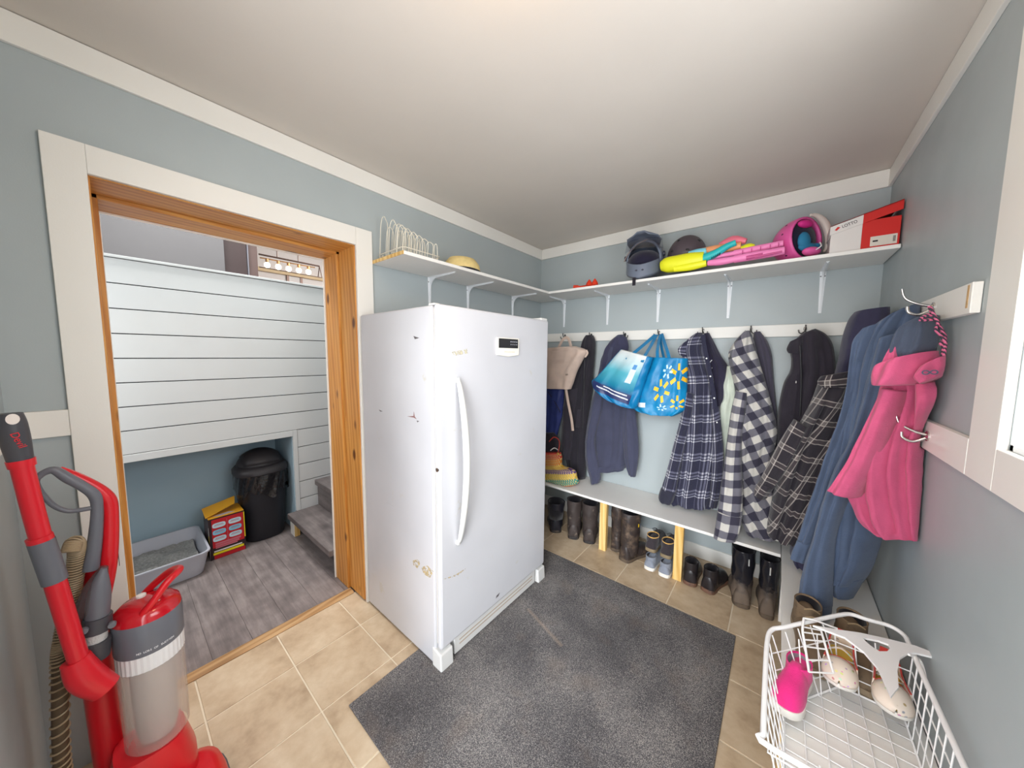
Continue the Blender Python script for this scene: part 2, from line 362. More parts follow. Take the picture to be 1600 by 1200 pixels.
# ---------------------------------------------------------------- freezer
def freezer_mat():
    t = NT('freezer_enamel'); n1 = t.noise(7, 5, None, .7); n2 = t.noise(2.2, 3)
    c = t.mix(t.ramp(n1, [(.66, (0, 0, 0, 1)), (.74, (.5, .5, .5, 1))]), t.ramp(n2, [(.3, rgb(194, 194, 198)), (.7, rgb(204, 204, 208))]), rgb(188, 180, 156))
    t.base(c, .28, 0, .5); t.bump(t.noise(300, 2), .03, .001); return t.m
def blotch(name, c):
    t = NT(name); t.base(rgb(*c), .7, 0, .2); t.set(t.b.inputs['Alpha'], t.ramp(t.noise(75, 4), [(.42, (0, 0, 0, 1)), (.62, (.8, .8, .8, 1))])); return t.m
m_fz = freezer_mat(); m_fzp = M('freezer_plastic', (212, 211, 208), .4); m_seal = M('freezer_seal', (222, 216, 204), .6)
m_scuff = M('scuff_dark', (96, 90, 92), .7); m_rust = M('rust_scuff', (140, 104, 102), .7); m_tapeglue = blotch('old_tape_residue', (204, 184, 140))
m_black = M('black_plastic', (28, 28, 30), .45); m_chrome = M('chrome', (205, 200, 196), .22, 1.)
FY0, FY1, FX, FD, FZ = 1.236, 2.078, .652, .694, 1.664
fz = thing('upright_freezer', (.36, 1.66, 0), 'white scuffed upright freezer standing beside the open doorway', 'freezer')
box('body', (.03, FY0, .012), (FX, FY1, FZ), m_fz, fz, .008)
box('door_seal', (FX, FY0+.012, .115), (FX+.012, FY1-.012, FZ-.01), m_seal, fz, .002)
dr = box('door', (FX+.012, FY0, .105), (FD, FY1, FZ+.004), m_fz, fz, .012)
# bowed handle
hy = 1.338; hp = []
for i in range(25):
    t = i/24; z = .575+(1.352-.575)*t; b = math.sin(math.pi*t)
    hp.append((FD+.006+.046*b**.7, hy+.012*b, z))
MB().tube(hp, [.009+.010*math.sin(math.pi*i/24)**.5 for i in range(25)], 12, flat=.8).build('handle', m_fzp, dr, smooth='all')
for z in (.585, 1.342): MB().lathe([(.013, 0), (.012, .014), (.004, .018)], (FD-.001, hy, z), 12, (1, 0, 0)).build('handle_mount', m_fzp, dr, smooth=True)
cp = MB().prism([(FD, 1.598, 1.545), (FD, 1.598, 1.468), (FD, 1.60, 1.455), (FD, 1.69, 1.447), (FD, 1.775, 1.455), (FD, 1.777, 1.468), (FD, 1.777, 1.545)], (.009, 0, 0)).build('control_panel', M('ivory_plastic', (240, 234, 222), .4), dr, bevel=.003)
box('display', (FD+.008, 1.609, 1.492), (FD+.0102, 1.765, 1.540), M('display_black', (46, 46, 48), .25), cp, 0)
for i in range(4):
    box('indicator', (FD+.010, 1.70+.016*i, 1.523), (FD+.0108, 1.709+.016*i, 1.528), M('print_grey', (170, 170, 178), .5), cp, 0)
    MB().lathe([(.003, 0), (.003, .001)], (FD+.0101, 1.7045+.016*i, 1.511), 8, (1, 0, 0)).build('button', MATS['print_grey'], cp)
text('brand_lettering', 'FRIGIDAIRE', .011, (FD+.0095, 1.695, 1.472), (0, 1, 0), (0, 0, 1), M('faded_print', (206, 198, 182), .5), cp, .085, .0004)
# kick grille, feet, hinge covers, lock
kg = MB(); kg.box((FX, FY0+.09, .018), (FD-.012, FY1-.09, .10)); kg.build('kick_plate', m_fzp, fz, bevel=.002)
for z in (.052, .072): box('vent_slot', (FD-.0125, FY0+.12, z), (FD-.0105, FY1-.12, z+.006), M('slot_shadow_tan', (178, 164, 148), .7), fz, 0)
for y in (FY0-.004, FY1-.07): MB().hexa([(FX-.02, y, .004), (FD+.006, y, .004), (FD+.006, y+.074, .004), (FX-.02, y+.074, .004), (FX-.02, y, .098), (FD, y, .086), (FD, y+.074, .086), (FX-.02, y+.074, .098)]).build('corner_foot', m_fzp, fz, bevel=.006)
box('hinge_cover', (FX-.05, FY1-.07, FZ), (FD-.006, FY1-.006, FZ+.016), m_fzp, fz, .005); box('hinge_cover', (FX-.03, FY0+.006, FZ), (FX+.01, FY0+.04, FZ+.01), m_fzp, fz, .004)
MB().lathe([(.009, 0), (.009, .004), (.004, .005)], (FX+.03, FY0+.0005, .955), 14, (0, -1, 0)).build('lock_barrel', m_chrome, fz, smooth=True)
def scuff(face, pts, mat):
    P_ = [PY(x, y, FY0-.0007) if face == 's' else PX(x, y, FD+.0007) for x, y in pts]
    MB().prism(P_, (0, .0006, 0) if face == 's' else (-.0006, 0, 0)).build('scuff', mat, fz)
scuff('s', [(646, 525), (652, 527), (655, 528), (648, 530)], m_scuff); scuff('s', [(646, 650), (646.6, 643), (648, 651), (651, 655), (646, 652.5), (636, 650.6)], m_rust)
scuff('s', [(592, 640), (598, 643), (594, 643)], m_scuff); scuff('s', [(651, 657), (655, 658), (652, 660)], m_scuff); scuff('s', [(603, 784), (615, 792), (608, 787)], M('grey_scuff', (180, 178, 178), .7))
scuff('s', [(645, 876), (652, 874), (657, 880), (652, 888), (646, 883)], m_tapeglue); scuff('s', [(658, 886), (668, 884), (677, 893), (672, 903), (662, 897)], m_tapeglue)
scuff('d', [(776, 931), (781, 926), (779, 931), (775, 935)], m_scuff); scuff('d', [(693, 905), (712, 898), (728, 888), (716, 899), (700, 904)], m_tapeglue); scuff('d', [(706, 550), (730, 545), (731, 552), (710, 556)], blotch('yellowed_tape', (214, 206, 178)))
# ---------------------------------------------------------------- shelves with brackets
SZ0, SZ1 = 1.955, 1.973
m_shelf = paint('shelf_melamine', (236, 233, 228), .4, .015); m_brk = M('bracket_white', (232, 234, 236), .35)
def bracket(p, d, parent, hooks=()):
    # p on the wall under the shelf, d outward direction
    d = np.array(d, float); s_ = np.array((-d[1], d[0], 0)); p = np.array(p, float); up = np.array((0, 0, 1.))
    def plate(outl, wdt):
        return [p+a*d+b*up for a, b in outl]
    b_ = MB()
    hw = lambda wv: s_*wv
    L = [(0, -.24), (0, -.002)]
    # wall leg (tapered strip)
    q = [p-hw(.007)+up*-.24, p+hw(.007)+up*-.24, p+hw(.014)+up*-.002, p-hw(.014)+up*-.002]
    b_.prism(q, d*.003)
    q = [p-hw(.014)+up*-.003, p+hw(.014)+up*-.003, p+hw(.007)+d*.25+up*-.003, p-hw(.007)+d*.25+up*-.003]
    b_.prism(q, up*.003)
    # raised rib with curved inner corner
    rib = [p+d*.003+up*-.235, p+d*.008+up*-.235, p+d*.012+up*-.12]+[p+d*(.012+.06*(1-math.cos(t)))+up*(-.012-.06*(1-math.sin(t))) for t in [i*math.pi/2/6 for i in range(7)]]+[p+d*.245+up*-.008, p+d*.245+up*-.003, p+d*.003+up*-.003]
    b_.prism([r-hw(.003) for r in rib], hw(.006))
    o = b_.build('bracket', m_brk, parent)
    for zz, off in ((-.225, 0), (-.03, .009), (-.03, -.009)): MB().lathe([(.004, 0), (.003, .0015)], p+d*.003+up*zz+hw(off), 8, d).build('screw', M('screw_grey', (120, 120, 124), .4, .6), o)
sh1 = thing('wall_shelf', (.16, 2.0, SZ0), 'short white shelf on brackets above the freezer holding a wire rack', 'shelf')
box('board', (.003, 1.326, SZ0), (.318, 2.652, SZ1), m_shelf, sh1, .0015); box('raw_edge', (.003, 1.322, SZ0+.0005), (.317, 1.326, SZ1-.0005), m_ply, sh1, 0)
for x in (671, 731, 801): bracket(PX(x, 450, .0015)*np.array((1, 1, 0))+np.array((0, 0, SZ0)), (1, 0, 0), sh1)
sh2 = thing('wall_shelf', (1.1, 2.82, SZ0), 'long white shelf on brackets carrying helmets and toy blasters', 'shelf')
box('board', (.003, 2.655, SZ0), (WX3-.004, WY2-.002, SZ1), m_shelf, sh2, .0015)
for x, y in ((882, 475), (950, 470), (1029, 465), (1140, 455), (1285, 440)): bracket(PY(x, y, WY2-.0015)*np.array((1, 1, 0))+np.array((0, 0, SZ0)), (0, -1, 0), sh2)
# ---------------------------------------------------------------- hook rails
m_iron = M('dark_iron', (52, 50, 50), .4, .7); m_iron2 = M('pewter', (120, 116, 112), .35, .8)
rl = thing('coat_hook_rail', (1.1, WY2, 1.58), 'long white hook rail on the back wall above the coats', 'hook rail')
box('board', (.02, WY2-.019, 1.583), (WX3-.02, WY2-.001, 1.657), m_white, rl)
def hook(x, y, parent, mat):
    p = PY(x, y, WY2-.02); b_ = MB(); b_.lathe([(.010, 0), (.010, .003), (.006, .004)], p, 14, (0, -1, 0), sx=.8, sy=1.5)
    b_.tube(cr([p+np.array((0, -.002, -.004)), p+np.array((0, -.016, -.012)), p+np.array((0, -.034, -.002)), p+np.array((0, -.040, .016))], 5), .0035, 8)
    for s_ in (-1, 1): b_.tube(cr([p+np.array((0, -.003, -.012)), p+np.array((s_*.014, -.016, -.026)), p+np.array((s_*.026, -.026, -.022)), p+np.array((s_*.030, -.030, -.006))], 5), .0032, 8)
    b_.lathe([(.001, -.005), (.005, 0), (.001, .005)], p+np.array((0, -.04, .018)), 8)
    b_.build('hook', mat, parent, smooth=True)
for x, y in ((883, 525), (924, 524), (977, 523)): hook(x, y, rl, m_black)
for x, y in ((1030, 520), (1099, 517), (1174, 515), (1258, 514)): hook(x, y, rl, m_iron2)
def rhook(p, parent):
    p = np.array(p, float); b_ = MB(); b_.lathe([(.016, 0), (.016, .003), (.010, .006)], p, 16, (-1, 0, 0))
    b_.tube(cr([p+np.array((-.004, 0, .004)), p+np.array((-.03, 0, .012)), p+np.array((-.062, 0, .034)), p+np.array((-.072, 0, .066))], 6), [.005-.0001*i for i in range(19)], 10)
    b_.tube(cr([p+np.array((-.004, 0, -.006)), p+np.array((-.03, 0, -.022)), p+np.array((-.052, 0, -.012)), p+np.array((-.056, 0, .006))], 6), .0045, 10)
    b_.build('hook', m_chrome, parent, smooth=True)
r3 = thing('hook_rail', (WX3, 2.3, 1.58), 'short white hook rail with worn end high on right wall', 'hook rail')
box('board', (WX3-.019, 1.785, 1.575), (WX3-.001, WY2-.02, 1.655), m_white, r3); rhook((WX3-.019, 2.06, 1.622), r3)
box('worn_patch', (WX3-.0197, 1.80, 1.59), (WX3-.019, 1.812, 1.65), M('bare_wood_wear', (196, 160, 112), .7, var=.2, vs_=60), r3, 0)
r4 = thing('hook_rail', (WX3, 1.9, 1.17), 'low white hook rail running from the window casing behind pink jacket', 'hook rail')
box('board', (WX3-.016, 1.707, 1.166), (WX3-.001, 2.10, 1.258), m_white, r4); rhook((WX3-.016, 1.985, 1.212), r4)
# ---------------------------------------------------------------- benches
BZ = .385; BF = 2.615
m_bench = paint('bench_white', (234, 231, 226), .42, .03)
b1 = thing('shoe_bench', (1.0, 2.8, 0), 'long white shoe bench with raw lumber legs under the coats', 'bench')
box('seat_board', (.02, BF, BZ-.018), (1.874, WY2-.003, BZ), m_bench, b1)
for xa in (.828, 1.343): box('leg', (xa, BF+.003, .0), (xa+.052, BF+.04, BZ-.019), m_ply, b1)
b2 = thing('shoe_bench', (2.0, 2.0, 0), 'white bench along the right wall under the blue jacket', 'bench')
box('seat_board', (1.877, 1.0, BZ-.018), (WX3-.003, WY2-.003, BZ), m_bench, b2)
box('end_panel', (1.885, BF+.002, 0), (1.90, WY2-.02, BZ-.019), m_bench, b2); box('leg', (1.886, 1.75, 0), (1.925, 1.80, BZ-.019), m_ply, b2); box('leg', (1.886, 1.02, 0), (1.925, 1.07, BZ-.019), m_ply, b2); box('back_cleat', (WX3-.04, 1.02, BZ-.07), (WX3-.004, WY2-.02, BZ-.019), m_ply, b2)
# ---------------------------------------------------------------- floor mat
def unit2(v): return v/np.linalg.norm(v)
def matm():
    t = NT('charcoal_ribbed_mat'); a = t.noise(420, 2); b = t.noise(3.5, 5); w = t.n('TexWave', Scale=60.0, Distortion=2.0, _bands_direction='X'); t.set(w.inputs['Vector'], t.coord())
    f = t.math('ADD', t.math('MULTIPLY', a, .75), t.math('MULTIPLY', b, .25))
    c = t.ramp(f, [(.38, rgb(60, 58, 60)), (.52, rgb(98, 96, 98)), (.64, rgb(170, 164, 158))])
    A0 = PZ(824, 953, 0); A1 = PZ(878, 1012, 0); dl = unit2(A1-A0); sp = t.n('SeparateXYZ'); t.set(sp.inputs[0], t.coord())
    al = t.math('ADD', t.math('MULTIPLY', t.math('SUBTRACT', sp.outputs[0], float(A0[0])), float(dl[0])), t.math('MULTIPLY', t.math('SUBTRACT', sp.outputs[1], float(A0[1])), float(dl[1])))
    ac = t.math('SUBTRACT', t.math('MULTIPLY', t.math('SUBTRACT', sp.outputs[0], float(A0[0])), float(dl[1])), t.math('MULTIPLY', t.math('SUBTRACT', sp.outputs[1], float(A0[1])), float(dl[0])))
    msk = t.math('MULTIPLY', t.math('MULTIPLY', t.math('GREATER_THAN', al, 0.), t.math('LESS_THAN', al, float(np.linalg.norm(A1-A0)))), t.ramp(t.math('ABSOLUTE', ac), [(0., (.5, .5, .5, 1)), (.014, (0, 0, 0, 1))]))
    c = t.mix(t.math('MULTIPLY', msk, t.math('MULTIPLY', a, 1.6)), c, rgb(176, 156, 138))
    c = t.mix(t.ramp(t.noise(6, 5), [(.55, (0, 0, 0, 1)), (.75, (.35, .35, .35, 1))]), c, rgb(120, 104, 92))
    t.base(c, .9, 0, .2); t.bump(t.math('ADD', a, t.math('MULTIPLY', w.outputs['Fac'], .5)), .5, .004); return t.m
mt = box('floor_mat', (.513, .90, .0005), (1.716, 2.342, .008), matm(), None, .003); tag(mt, 'dark charcoal ribbed floor mat lying on the beige tiles', 'mat')
# ---------------------------------------------------------------- cloth
def fabric(name, c, rough=.85, var=.08, sheen=.2, bump=.25, bs=500, weave=True):
    if name in MATS: return MATS[name]
    t = NT(name); c4 = rgb(*c); d = tuple(x*(1-var) for x in c4[:3])+(1,); l = tuple(min(1, x*(1+var)) for x in c4[:3])+(1,)
    t.base(t.ramp(t.noise(14, 4), [(.3, d), (.7, l)]), rough, 0, .25); t.b.inputs['Sheen Weight'].default_value = sheen
    t.bump(t.math('ADD', t.math('MULTIPLY', t.noise(bs, 2), .35), t.noise(26, 5)), bump*1.8, .008); MATS[name] = t.m; return t.m
def uvsep(t):
    sp = t.n('SeparateXYZ'); t.set(sp.inputs[0], t.t.nodes.new('ShaderNodeTexCoord').outputs['UV']); return sp.outputs[0], sp.outputs[1]
def band(t, x, p, c, w):
    fr = t.math('FRACT', t.math('ADD', t.math('DIVIDE', x, p), .5-c)); return t.math('LESS_THAN', t.math('ABSOLUTE', t.math('SUBTRACT', fr, .5)), w/2)
def plaid(name, stops, bands, p=(.1, .1), rough=.9):
    t = NT(name); u, v = uvsep(t); tot = None
    for ax, c, w, k in bands:
        b = t.math('MULTIPLY', band(t, (u, v)[ax], p[ax], c, w), k); tot = b if tot is None else t.math('ADD', tot, b)
    n = t.noise(160, 2); tot = t.math('ADD', tot, t.math('MULTIPLY', t.math('SUBTRACT', n, .5), .12))
    t.base(t.ramp(tot, stops), rough, 0, .2); t.b.inputs['Sheen Weight'].default_value = .2
    t.bump(t.math('ADD', t.math('MULTIPLY', t.noise(500, 2), .35), t.noise(26, 5)), .45, .008); return t.m
m_plaidA = plaid('navy_white_plaid', [(0, rgb(44, 44, 62)), (.35, rgb(92, 92, 110)), (.6, rgb(150, 150, 162)), (1, rgb(224, 222, 222))],
                 [(0, .3, .10, .34), (0, .48, .10, .34), (0, .62, .05, .5), (1, .3, .10, .34), (1, .48, .10, .34), (1, .62, .05, .5), (0, .05, .04, .22)], (.105, .13))
m_buff = plaid('grey_buffalo_check', [(0, rgb(202, 198, 190)), (.35, rgb(198, 194, 188)), (.4, rgb(112, 110, 118)), (.62, rgb(108, 106, 116)), (.7, rgb(62, 60, 74)), (1, rgb(56, 54, 68))],
               [(0, .25, .5, .5), (1, .25, .5, .5)], (.085, .09))
m_plaidB = plaid('charcoal_windowpane_plaid', [(0, rgb(46, 42, 48)), (.3, rgb(74, 66, 68)), (.55, rgb(138, 130, 126)), (1, rgb(178, 170, 164))],
                 [(0, .3, .05, .62), (0, .52, .05, .62), (0, .41, .18, .2), (1, .3, .05, .55), (1, .55, .05, .55), (1, .42, .2, .2)], (.074, .09))
def loft(rows, Y, th=.05, n=52, sub=8, fold=.010, kf=3., seed=0, back=.3, D=(0, -1, 0), sharp=.75, norm=False, thr=None, taper_top=True, twist=.0, hemw=.0, wrk=.014, creases=(), uvrot=0.):
    """rows: (xl,yl,xr,yr[,dY[,thmul]]) photo pixels put at depth plane Y; returns MB and uvs"""
    rnd = random.Random(seed); D = np.array(D, float); D /= np.linalg.norm(D)
    R = []
    for r in rows:
        dY = r[4] if len(r) > 4 else 0.; tm = r[5] if len(r) > 5 else 1.
        R.append(np.concatenate([PY(r[0], r[1], Y+dY), PY(r[2], r[3], Y+dY), [tm]]))
    R = cr(R, sub); mb = MB(); uvs = []; rings = []; vlen = 0; pm = None
    ph = [rnd.uniform(0, 6.28) for _ in range(4)]; m = len(R)
    for i, r in enumerate(R):
        L, Rr, tm = r[:3], r[3:6], max(r[6], .05); Mi = (L+Rr)/2; h = (Rr-L)/2; wd = 2*np.linalg.norm(h)
        if pm is not None: vlen += np.linalg.norm(Mi-pm)
        pm = Mi; t = i/(m-1)
        tt = th*tm*min(1., .35+wd/.12)
        ring = []
        for j in range(n):
            a = 2*math.pi*j/n; c, s = math.cos(a), math.sin(a)
            x = math.copysign(abs(c)**.85, c); y = math.copysign(abs(s)**sharp, s)
            dep = tt*y if s > 0 else tt*back*y
            if s > 0:
                env = min(1., s*1.6)*min(1., .2+3*t)
                dep += fold*env*(math.sin(kf*math.pi*x+ph[0]+2.2*twist*t)+.55*math.sin(1.9*kf*math.pi*x+ph[1]-1.7*t)+.4*math.sin(7*t+ph[2]+2*x))
            if s > 0:
                for u0, u1, t0, t1, dp, wc in creases:
                    if t0 <= t <= t1:
                        uu = u0+(u1-u0)*(t-t0)/(t1-t0+1e-6); e = (x-uu)*wd/wc
                        if abs(e) < 3: dep -= dp*math.exp(-e*e)*min(1., (t-t0)*8+.25)*min(1., (t1-t)*8+.25)*min(1, s*2)
            p = Mi+h*x+D*dep
            if s > -.2:
                q3 = Vector((x*wd*9+seed, vlen*3.5, seed*1.7)); wr = mnoise.noise(q3)+.5*mnoise.noise(q3*2.3)
                q4 = Vector((x*wd*16+vlen*9+seed, vlen*14, seed)); wr2 = mnoise.noise(q4)
                p = p+D*(wrk*min(1., .25+wd/.2)*(wr+.6*wr2)*min(1., .3+3*t))
            if hemw and t > .9: p = p+np.array((0, 0, hemw*math.sin(kf*2.1*x+ph[3])*(t-.9)*10))
            p[0] = min(max(p[0], .02), WX3-.022 if p[2] > 1.16 else WX3-.006); p[1] = min(p[1], WY2-.021 if p[2] > 1.56 else WY2-.004)
            if p[2] < BZ+.006 and p[2] > BZ-.2 and ((p[1] > BF-.004 and p[0] < 1.9) or p[0] > 1.87): p[2] = BZ+.006
            ring.append(p)
            sU = (x+1)/2
            uu_ = (x*.5)*wd*(1.0 if s > 0 else -1); uvs.append((sU, t) if norm else (uu_*math.cos(uvrot)-vlen*math.sin(uvrot)+.5, uu_*math.sin(uvrot)+vlen*math.cos(uvrot)))
        rings.append(ring)
    mb.rings(rings); return mb, uvs
def cloth(name, rows, Y, mat, parent, **kw):
    mb, uvs = loft(rows, Y, **kw); return mb.build(name, mat, parent, smooth='all', uvs=uvs)
def R4(*rows): return [(a, y, b, y)+tuple(e) for (y, a, b, *e) in rows]
def strap(name, pts, Y, mat, parent, wpx=4., thick=.003, dY=None):
    P_ = cr([PY(x, y, Y if dY is None else Y+dY[i]) for i, (x, y) in enumerate(pts)], 5)
    z = (P_[0]-CAM)@FW; r = wpx*z/F/2
    return MB().tube(P_, r, 8, flat=thick/r/2, up=(0, -1, 0)).build(name, mat, parent, smooth=True)
# beige backpack
f_beige = fabric('beige_nylon', (196, 174, 160), .7); f_navyb = fabric('navy_shiny_nylon', (46, 56, 110), .4, .15, 0); f_black = fabric('black_cotton', (40, 37, 44)); f_blk2 = fabric('soft_black', (50, 46, 54)); f_navy = fabric('slate_navy_cotton', (66, 68, 88)); f_navy2 = fabric('deep_navy', (56, 56, 78)); f_blue = fabric('denim_blue_fleece', (78, 92, 116)); f_pink = fabric('rose_pink_softshell', (188, 78, 114), .75); f_mint = fabric('pale_mint_cotton', (214, 222, 206)); f_dgrey = fabric('dark_slate_lining', (66, 74, 90))
t = thing('backpack', PY(870, 606, 2.84), 'small beige drawstring backpack hanging nearest the freezer', 'backpack')
cloth('bag_body', [(848, 545, 900, 541), (843, 550, 917, 548), (840, 562, 911, 562), (838, 580, 902, 580), (838, 598, 895, 600), (842, 606, 892, 608)], 2.79, f_beige, t, th=.055, fold=.007, kf=2.4, seed=3, back=.8, creases=[(-.1, .2, .0, .5, .02, .006), (.35, .1, .0, .6, .02, .006)])
strap('carry_loop', [(872, 545), (880, 530), (888, 529), (893, 545)], 2.80, f_beige, t, 4.5); strap('shoulder_strap', [(884, 606), (888, 630), (893, 655), (895, 673)], 2.765, f_beige, t, 4.5)
strap('side_strap', [(916, 547), (918, 552), (914, 558)], 2.78, f_beige, t, 3)
text('emblem', '\u221e', .03, PY(885.5, 585.5, 2.724), (1, .0, .12), (0, 0, 1), M('emblem_black', (30, 30, 34), .6), t, .024)
# navy bag below it
t = thing('shiny_tote', PY(868, 690, 2.84), 'shiny navy blue bag hanging below the beige backpack', 'bag')
cloth('bag_body', R4((604, 842, 882), (625, 840, 881), (650, 838, 878), (675, 838, 872), (690, 842, 866)), 2.845, f_navyb, t, th=.04, fold=.010, kf=2, seed=5)
strap('drawcord', [(856, 612), (868, 630), (876, 645)], 2.80, f_black, t, 1.2)
# black long coat
t = thing('long_coat', PY(905, 745, 2.9), 'long black coat hanging between beige backpack and navy jacket', 'coat')
cloth('coat_body', [(917, 524, 927, 524), (911, 535, 930, 533), (907, 555, 929, 553), (900, 580, 927, 580), (890, 605, 926, 605), (884, 640, 921, 640), (881, 690, 917, 690), (890, 744, 914, 748)], 2.915, f_black, t, th=.05, fold=.009, kf=3, seed=8)
cloth('sleeve', [(884, 610, 905, 606), (880, 640, 902, 640), (877, 680, 899, 680), (876, 715, 894, 718)], 2.885, f_blk2, t, th=.04, fold=.006, kf=1.5, seed=9, back=1)
strap('zip', [(913, 545), (912, 600), (910, 670)], 2.862, M('zip_dark', (26, 25, 28), .4), t, 1.6)
for k_ in range(1): cloth('flap_pocket', R4((640, 894, 910), (668, 892, 909)), 2.872, f_blk2, t, th=.006, fold=.001, n=16, sub=2)
# navy jacket
t = thing('zip_jacket', PY(955, 740, 2.9), 'slate navy jacket hanging half behind the two blue totes', 'jacket')
cloth('jacket_body', [(966, 524, 975, 523), (953, 537, 976, 534), (943, 556, 979, 552), (937, 580, 985, 578), (930, 610, 988, 606), (924, 640, 986, 640), (923, 690, 984, 690), (925, 733, 978, 731)], 2.915, f_navy, t, th=.06, fold=.008, kf=2.5, seed=11, creases=[(-.55, -.6, .35, 1., .03, .008), (.5, .55, .35, 1., .03, .008)])
cloth('sleeve', [(934, 600, 946, 604), (922, 640, 940, 642), (915, 690, 930, 690), (916, 725, 936, 728), (922, 744, 938, 746), (924, 756, 936, 754)], 2.86, f_navy, t, th=.035, fold=.005, kf=1.5, seed=12, back=1)
cloth('sleeve', [(972, 600, 988, 606), (974, 640, 993, 640), (974, 680, 997, 680), (976, 715, 998, 712), (983, 742, 993, 745)], 2.865, f_navy, t, th=.035, fold=.005, kf=1.5, seed=13, back=1)
cloth('hem_band', [(925, 728, 978, 726), (927, 737, 974, 735)], 2.90, f_navy, t, th=.055, fold=.004, kf=2.5, seed=14)
cloth('hood', [(962, 528, 978, 526), (948, 542, 982, 540), (941, 562, 978, 560), (940, 580, 970, 582)], 2.87, f_navy2, t, th=.035, fold=.006, kf=1.5, seed=15)
# blue totes
def tote_common(name, c):
    t = NT(name); u, v = uvsep(t); return t, u, v
def inrange(t, x, a, b): return t.math('MULTIPLY', t.math('GREATER_THAN', x, a), t.math('LESS_THAN', x, b))
t, u, v = tote_common('printed_gradient_tote', None)
cy = rgb(8, 116, 168)
grad = t.ramp(v, [(.0, rgb(206, 208, 206)), (.14, rgb(180, 202, 206)), (.30, rgb(84, 170, 186)), (.50, rgb(30, 128, 158)), (.57, rgb(28, 98, 140)), (.59, rgb(42, 52, 96)), (.80, rgb(42, 52, 98))])
pan = t.math('MULTIPLY', inrange(t, u, .04, .86), t.math('LESS_THAN', v, .79)); c = t.mix(pan, cy, grad)
nz = t.math('GREATER_THAN', t.noise(1, 2, t.coord('UV', (150, 10, 1))), .42)
for a, b, u0, u1 in ((.60, .625, .30, .78), (.665, .695, .16, .82)): c = t.mix(t.math('MULTIPLY', t.math('MULTIPLY', inrange(t, v, a, b), inrange(t, u, u0, u1)), nz), c, rgb(236, 240, 244))
c = t.mix(t.math('MULTIPLY', inrange(t, u, .64, .76), inrange(t, v, .22, .42)), c, rgb(200, 214, 236))
c = t.mix(t.math('MULTIPLY', inrange(t, u, .66, .74), inrange(t, v, .15, .22)), c, rgb(30, 120, 180))
t.base(c, .4, 0, .4); t.bump(t.noise(30, 4), .25, .006); m_tote1 = t.m
def spark(t, c, u, v, uo, vo, r, colr, rot=0., asp=1.):
    du = t.math('MULTIPLY', t.math('SUBTRACT', u, uo), asp); dv = t.math('SUBTRACT', v, vo)
    rr = t.math('SQRT', t.math('ADD', t.math('MULTIPLY', du, du), t.math('MULTIPLY', dv, dv)))
    an = t.math('ARCTAN2', dv, du); fa = t.math('SUBTRACT', t.math('FRACT', t.math('ADD', t.math('DIVIDE', an, math.pi/3), rot+10.)), .5)
    lat = t.math('MULTIPLY', t.math('ABSOLUTE', fa), t.math('MULTIPLY', rr, math.pi/3))
    m_ = t.math('MULTIPLY', t.math('LESS_THAN', lat, r*.15), inrange(t, rr, r*.42, r)); return t.mix(m_, c, colr)
t, u, v = tote_common('spark_print_tote', None); c = t.ramp(t.noise(9, 3), [(.3, rgb(8, 116, 168)), (.7, rgb(16, 134, 184))])
Yl = rgb(250, 190, 40); Wh = rgb(190, 232, 240)
for a in ((.86, .27, .17, Yl, .1), (.56, .47, .15, Yl, .3), (.86, .64, .12, Yl, .0), (.60, .72, .085, Wh, .2), (.62, .22, .10, Wh, .4)): c = spark(t, c, u, v, a[0], a[1], a[2], a[3], a[4], .95)
c = t.mix(t.math('MULTIPLY', inrange(t, u, .14, .30), inrange(t, v, .62, .70)), c, rgb(226, 236, 240))
t.base(c, .4, 0, .4); t.bump(t.noise(30, 4), .3, .008); m_tote2 = t.m
f_cyan = fabric('cyan_strap', (10, 118, 168), .5)
t = thing('tote_bag', PY(955, 626, 2.8), 'tilted blue tote bag with white to teal gradient print', 'tote bag', 'blue shopping totes on one hook')
tb = cloth('bag_body', [(971, 546, 1021, 559), (957, 561, 1015, 577), (945, 575, 1009, 595), (932, 589, 1003, 614), (925, 596, 998, 630), (931, 610, 993, 638), (952, 626, 987, 638)], 2.72, m_tote1, t, th=.05, fold=.004, kf=2, seed=21, norm=True, back=.8)
strap('handle_strap', [(979, 562), (990, 552), (1008, 537), (1024, 523)], 2.70, f_cyan, t, 5, dY=(-.03, 0, .13, .245)); strap('handle_strap', [(1003, 566), (1008, 555), (1017, 540), (1026, 523)], 2.70, f_cyan, t, 5, dY=(-.03, 0, .13, .245))
t = thing('tote_bag', PY(1035, 646, 2.85), 'bright blue tote bag printed with yellow and white sparks', 'tote bag', 'blue shopping totes on one hook')
tb = cloth('bag_body', [(1018, 558, 1075, 560), (1010, 572, 1075, 575), (1002, 590, 1074, 595), (994, 612, 1074, 615), (990, 632, 1073, 633), (994, 641, 1071, 641), (1012, 646, 1056, 649)], 2.80, m_tote2, t, th=.07, fold=.010, kf=3, seed=22, norm=True, back=.6)
strap('handle_strap', [(1028, 566), (1027, 550), (1029, 535), (1032, 522)], 2.78, f_cyan, t, 5, dY=(-.045, 0, .09, .165)); strap('handle_strap', [(1047, 566), (1043, 550), (1038, 535), (1034, 522)], 2.78, f_cyan, t, 5, dY=(-.045, 0, .09, .165)); strap('handle_strap', [(1038, 562), (1034, 545), (1031, 524)], 2.85, f_cyan, t, 4, dY=(0, .04, .095))
text('label_lettering', 'Walmart', .02, PY(1000, 619, 2.72), (1, 0, -.15), (0, 0, 1), M('print_blue', (40, 110, 170), .5), t, .034)
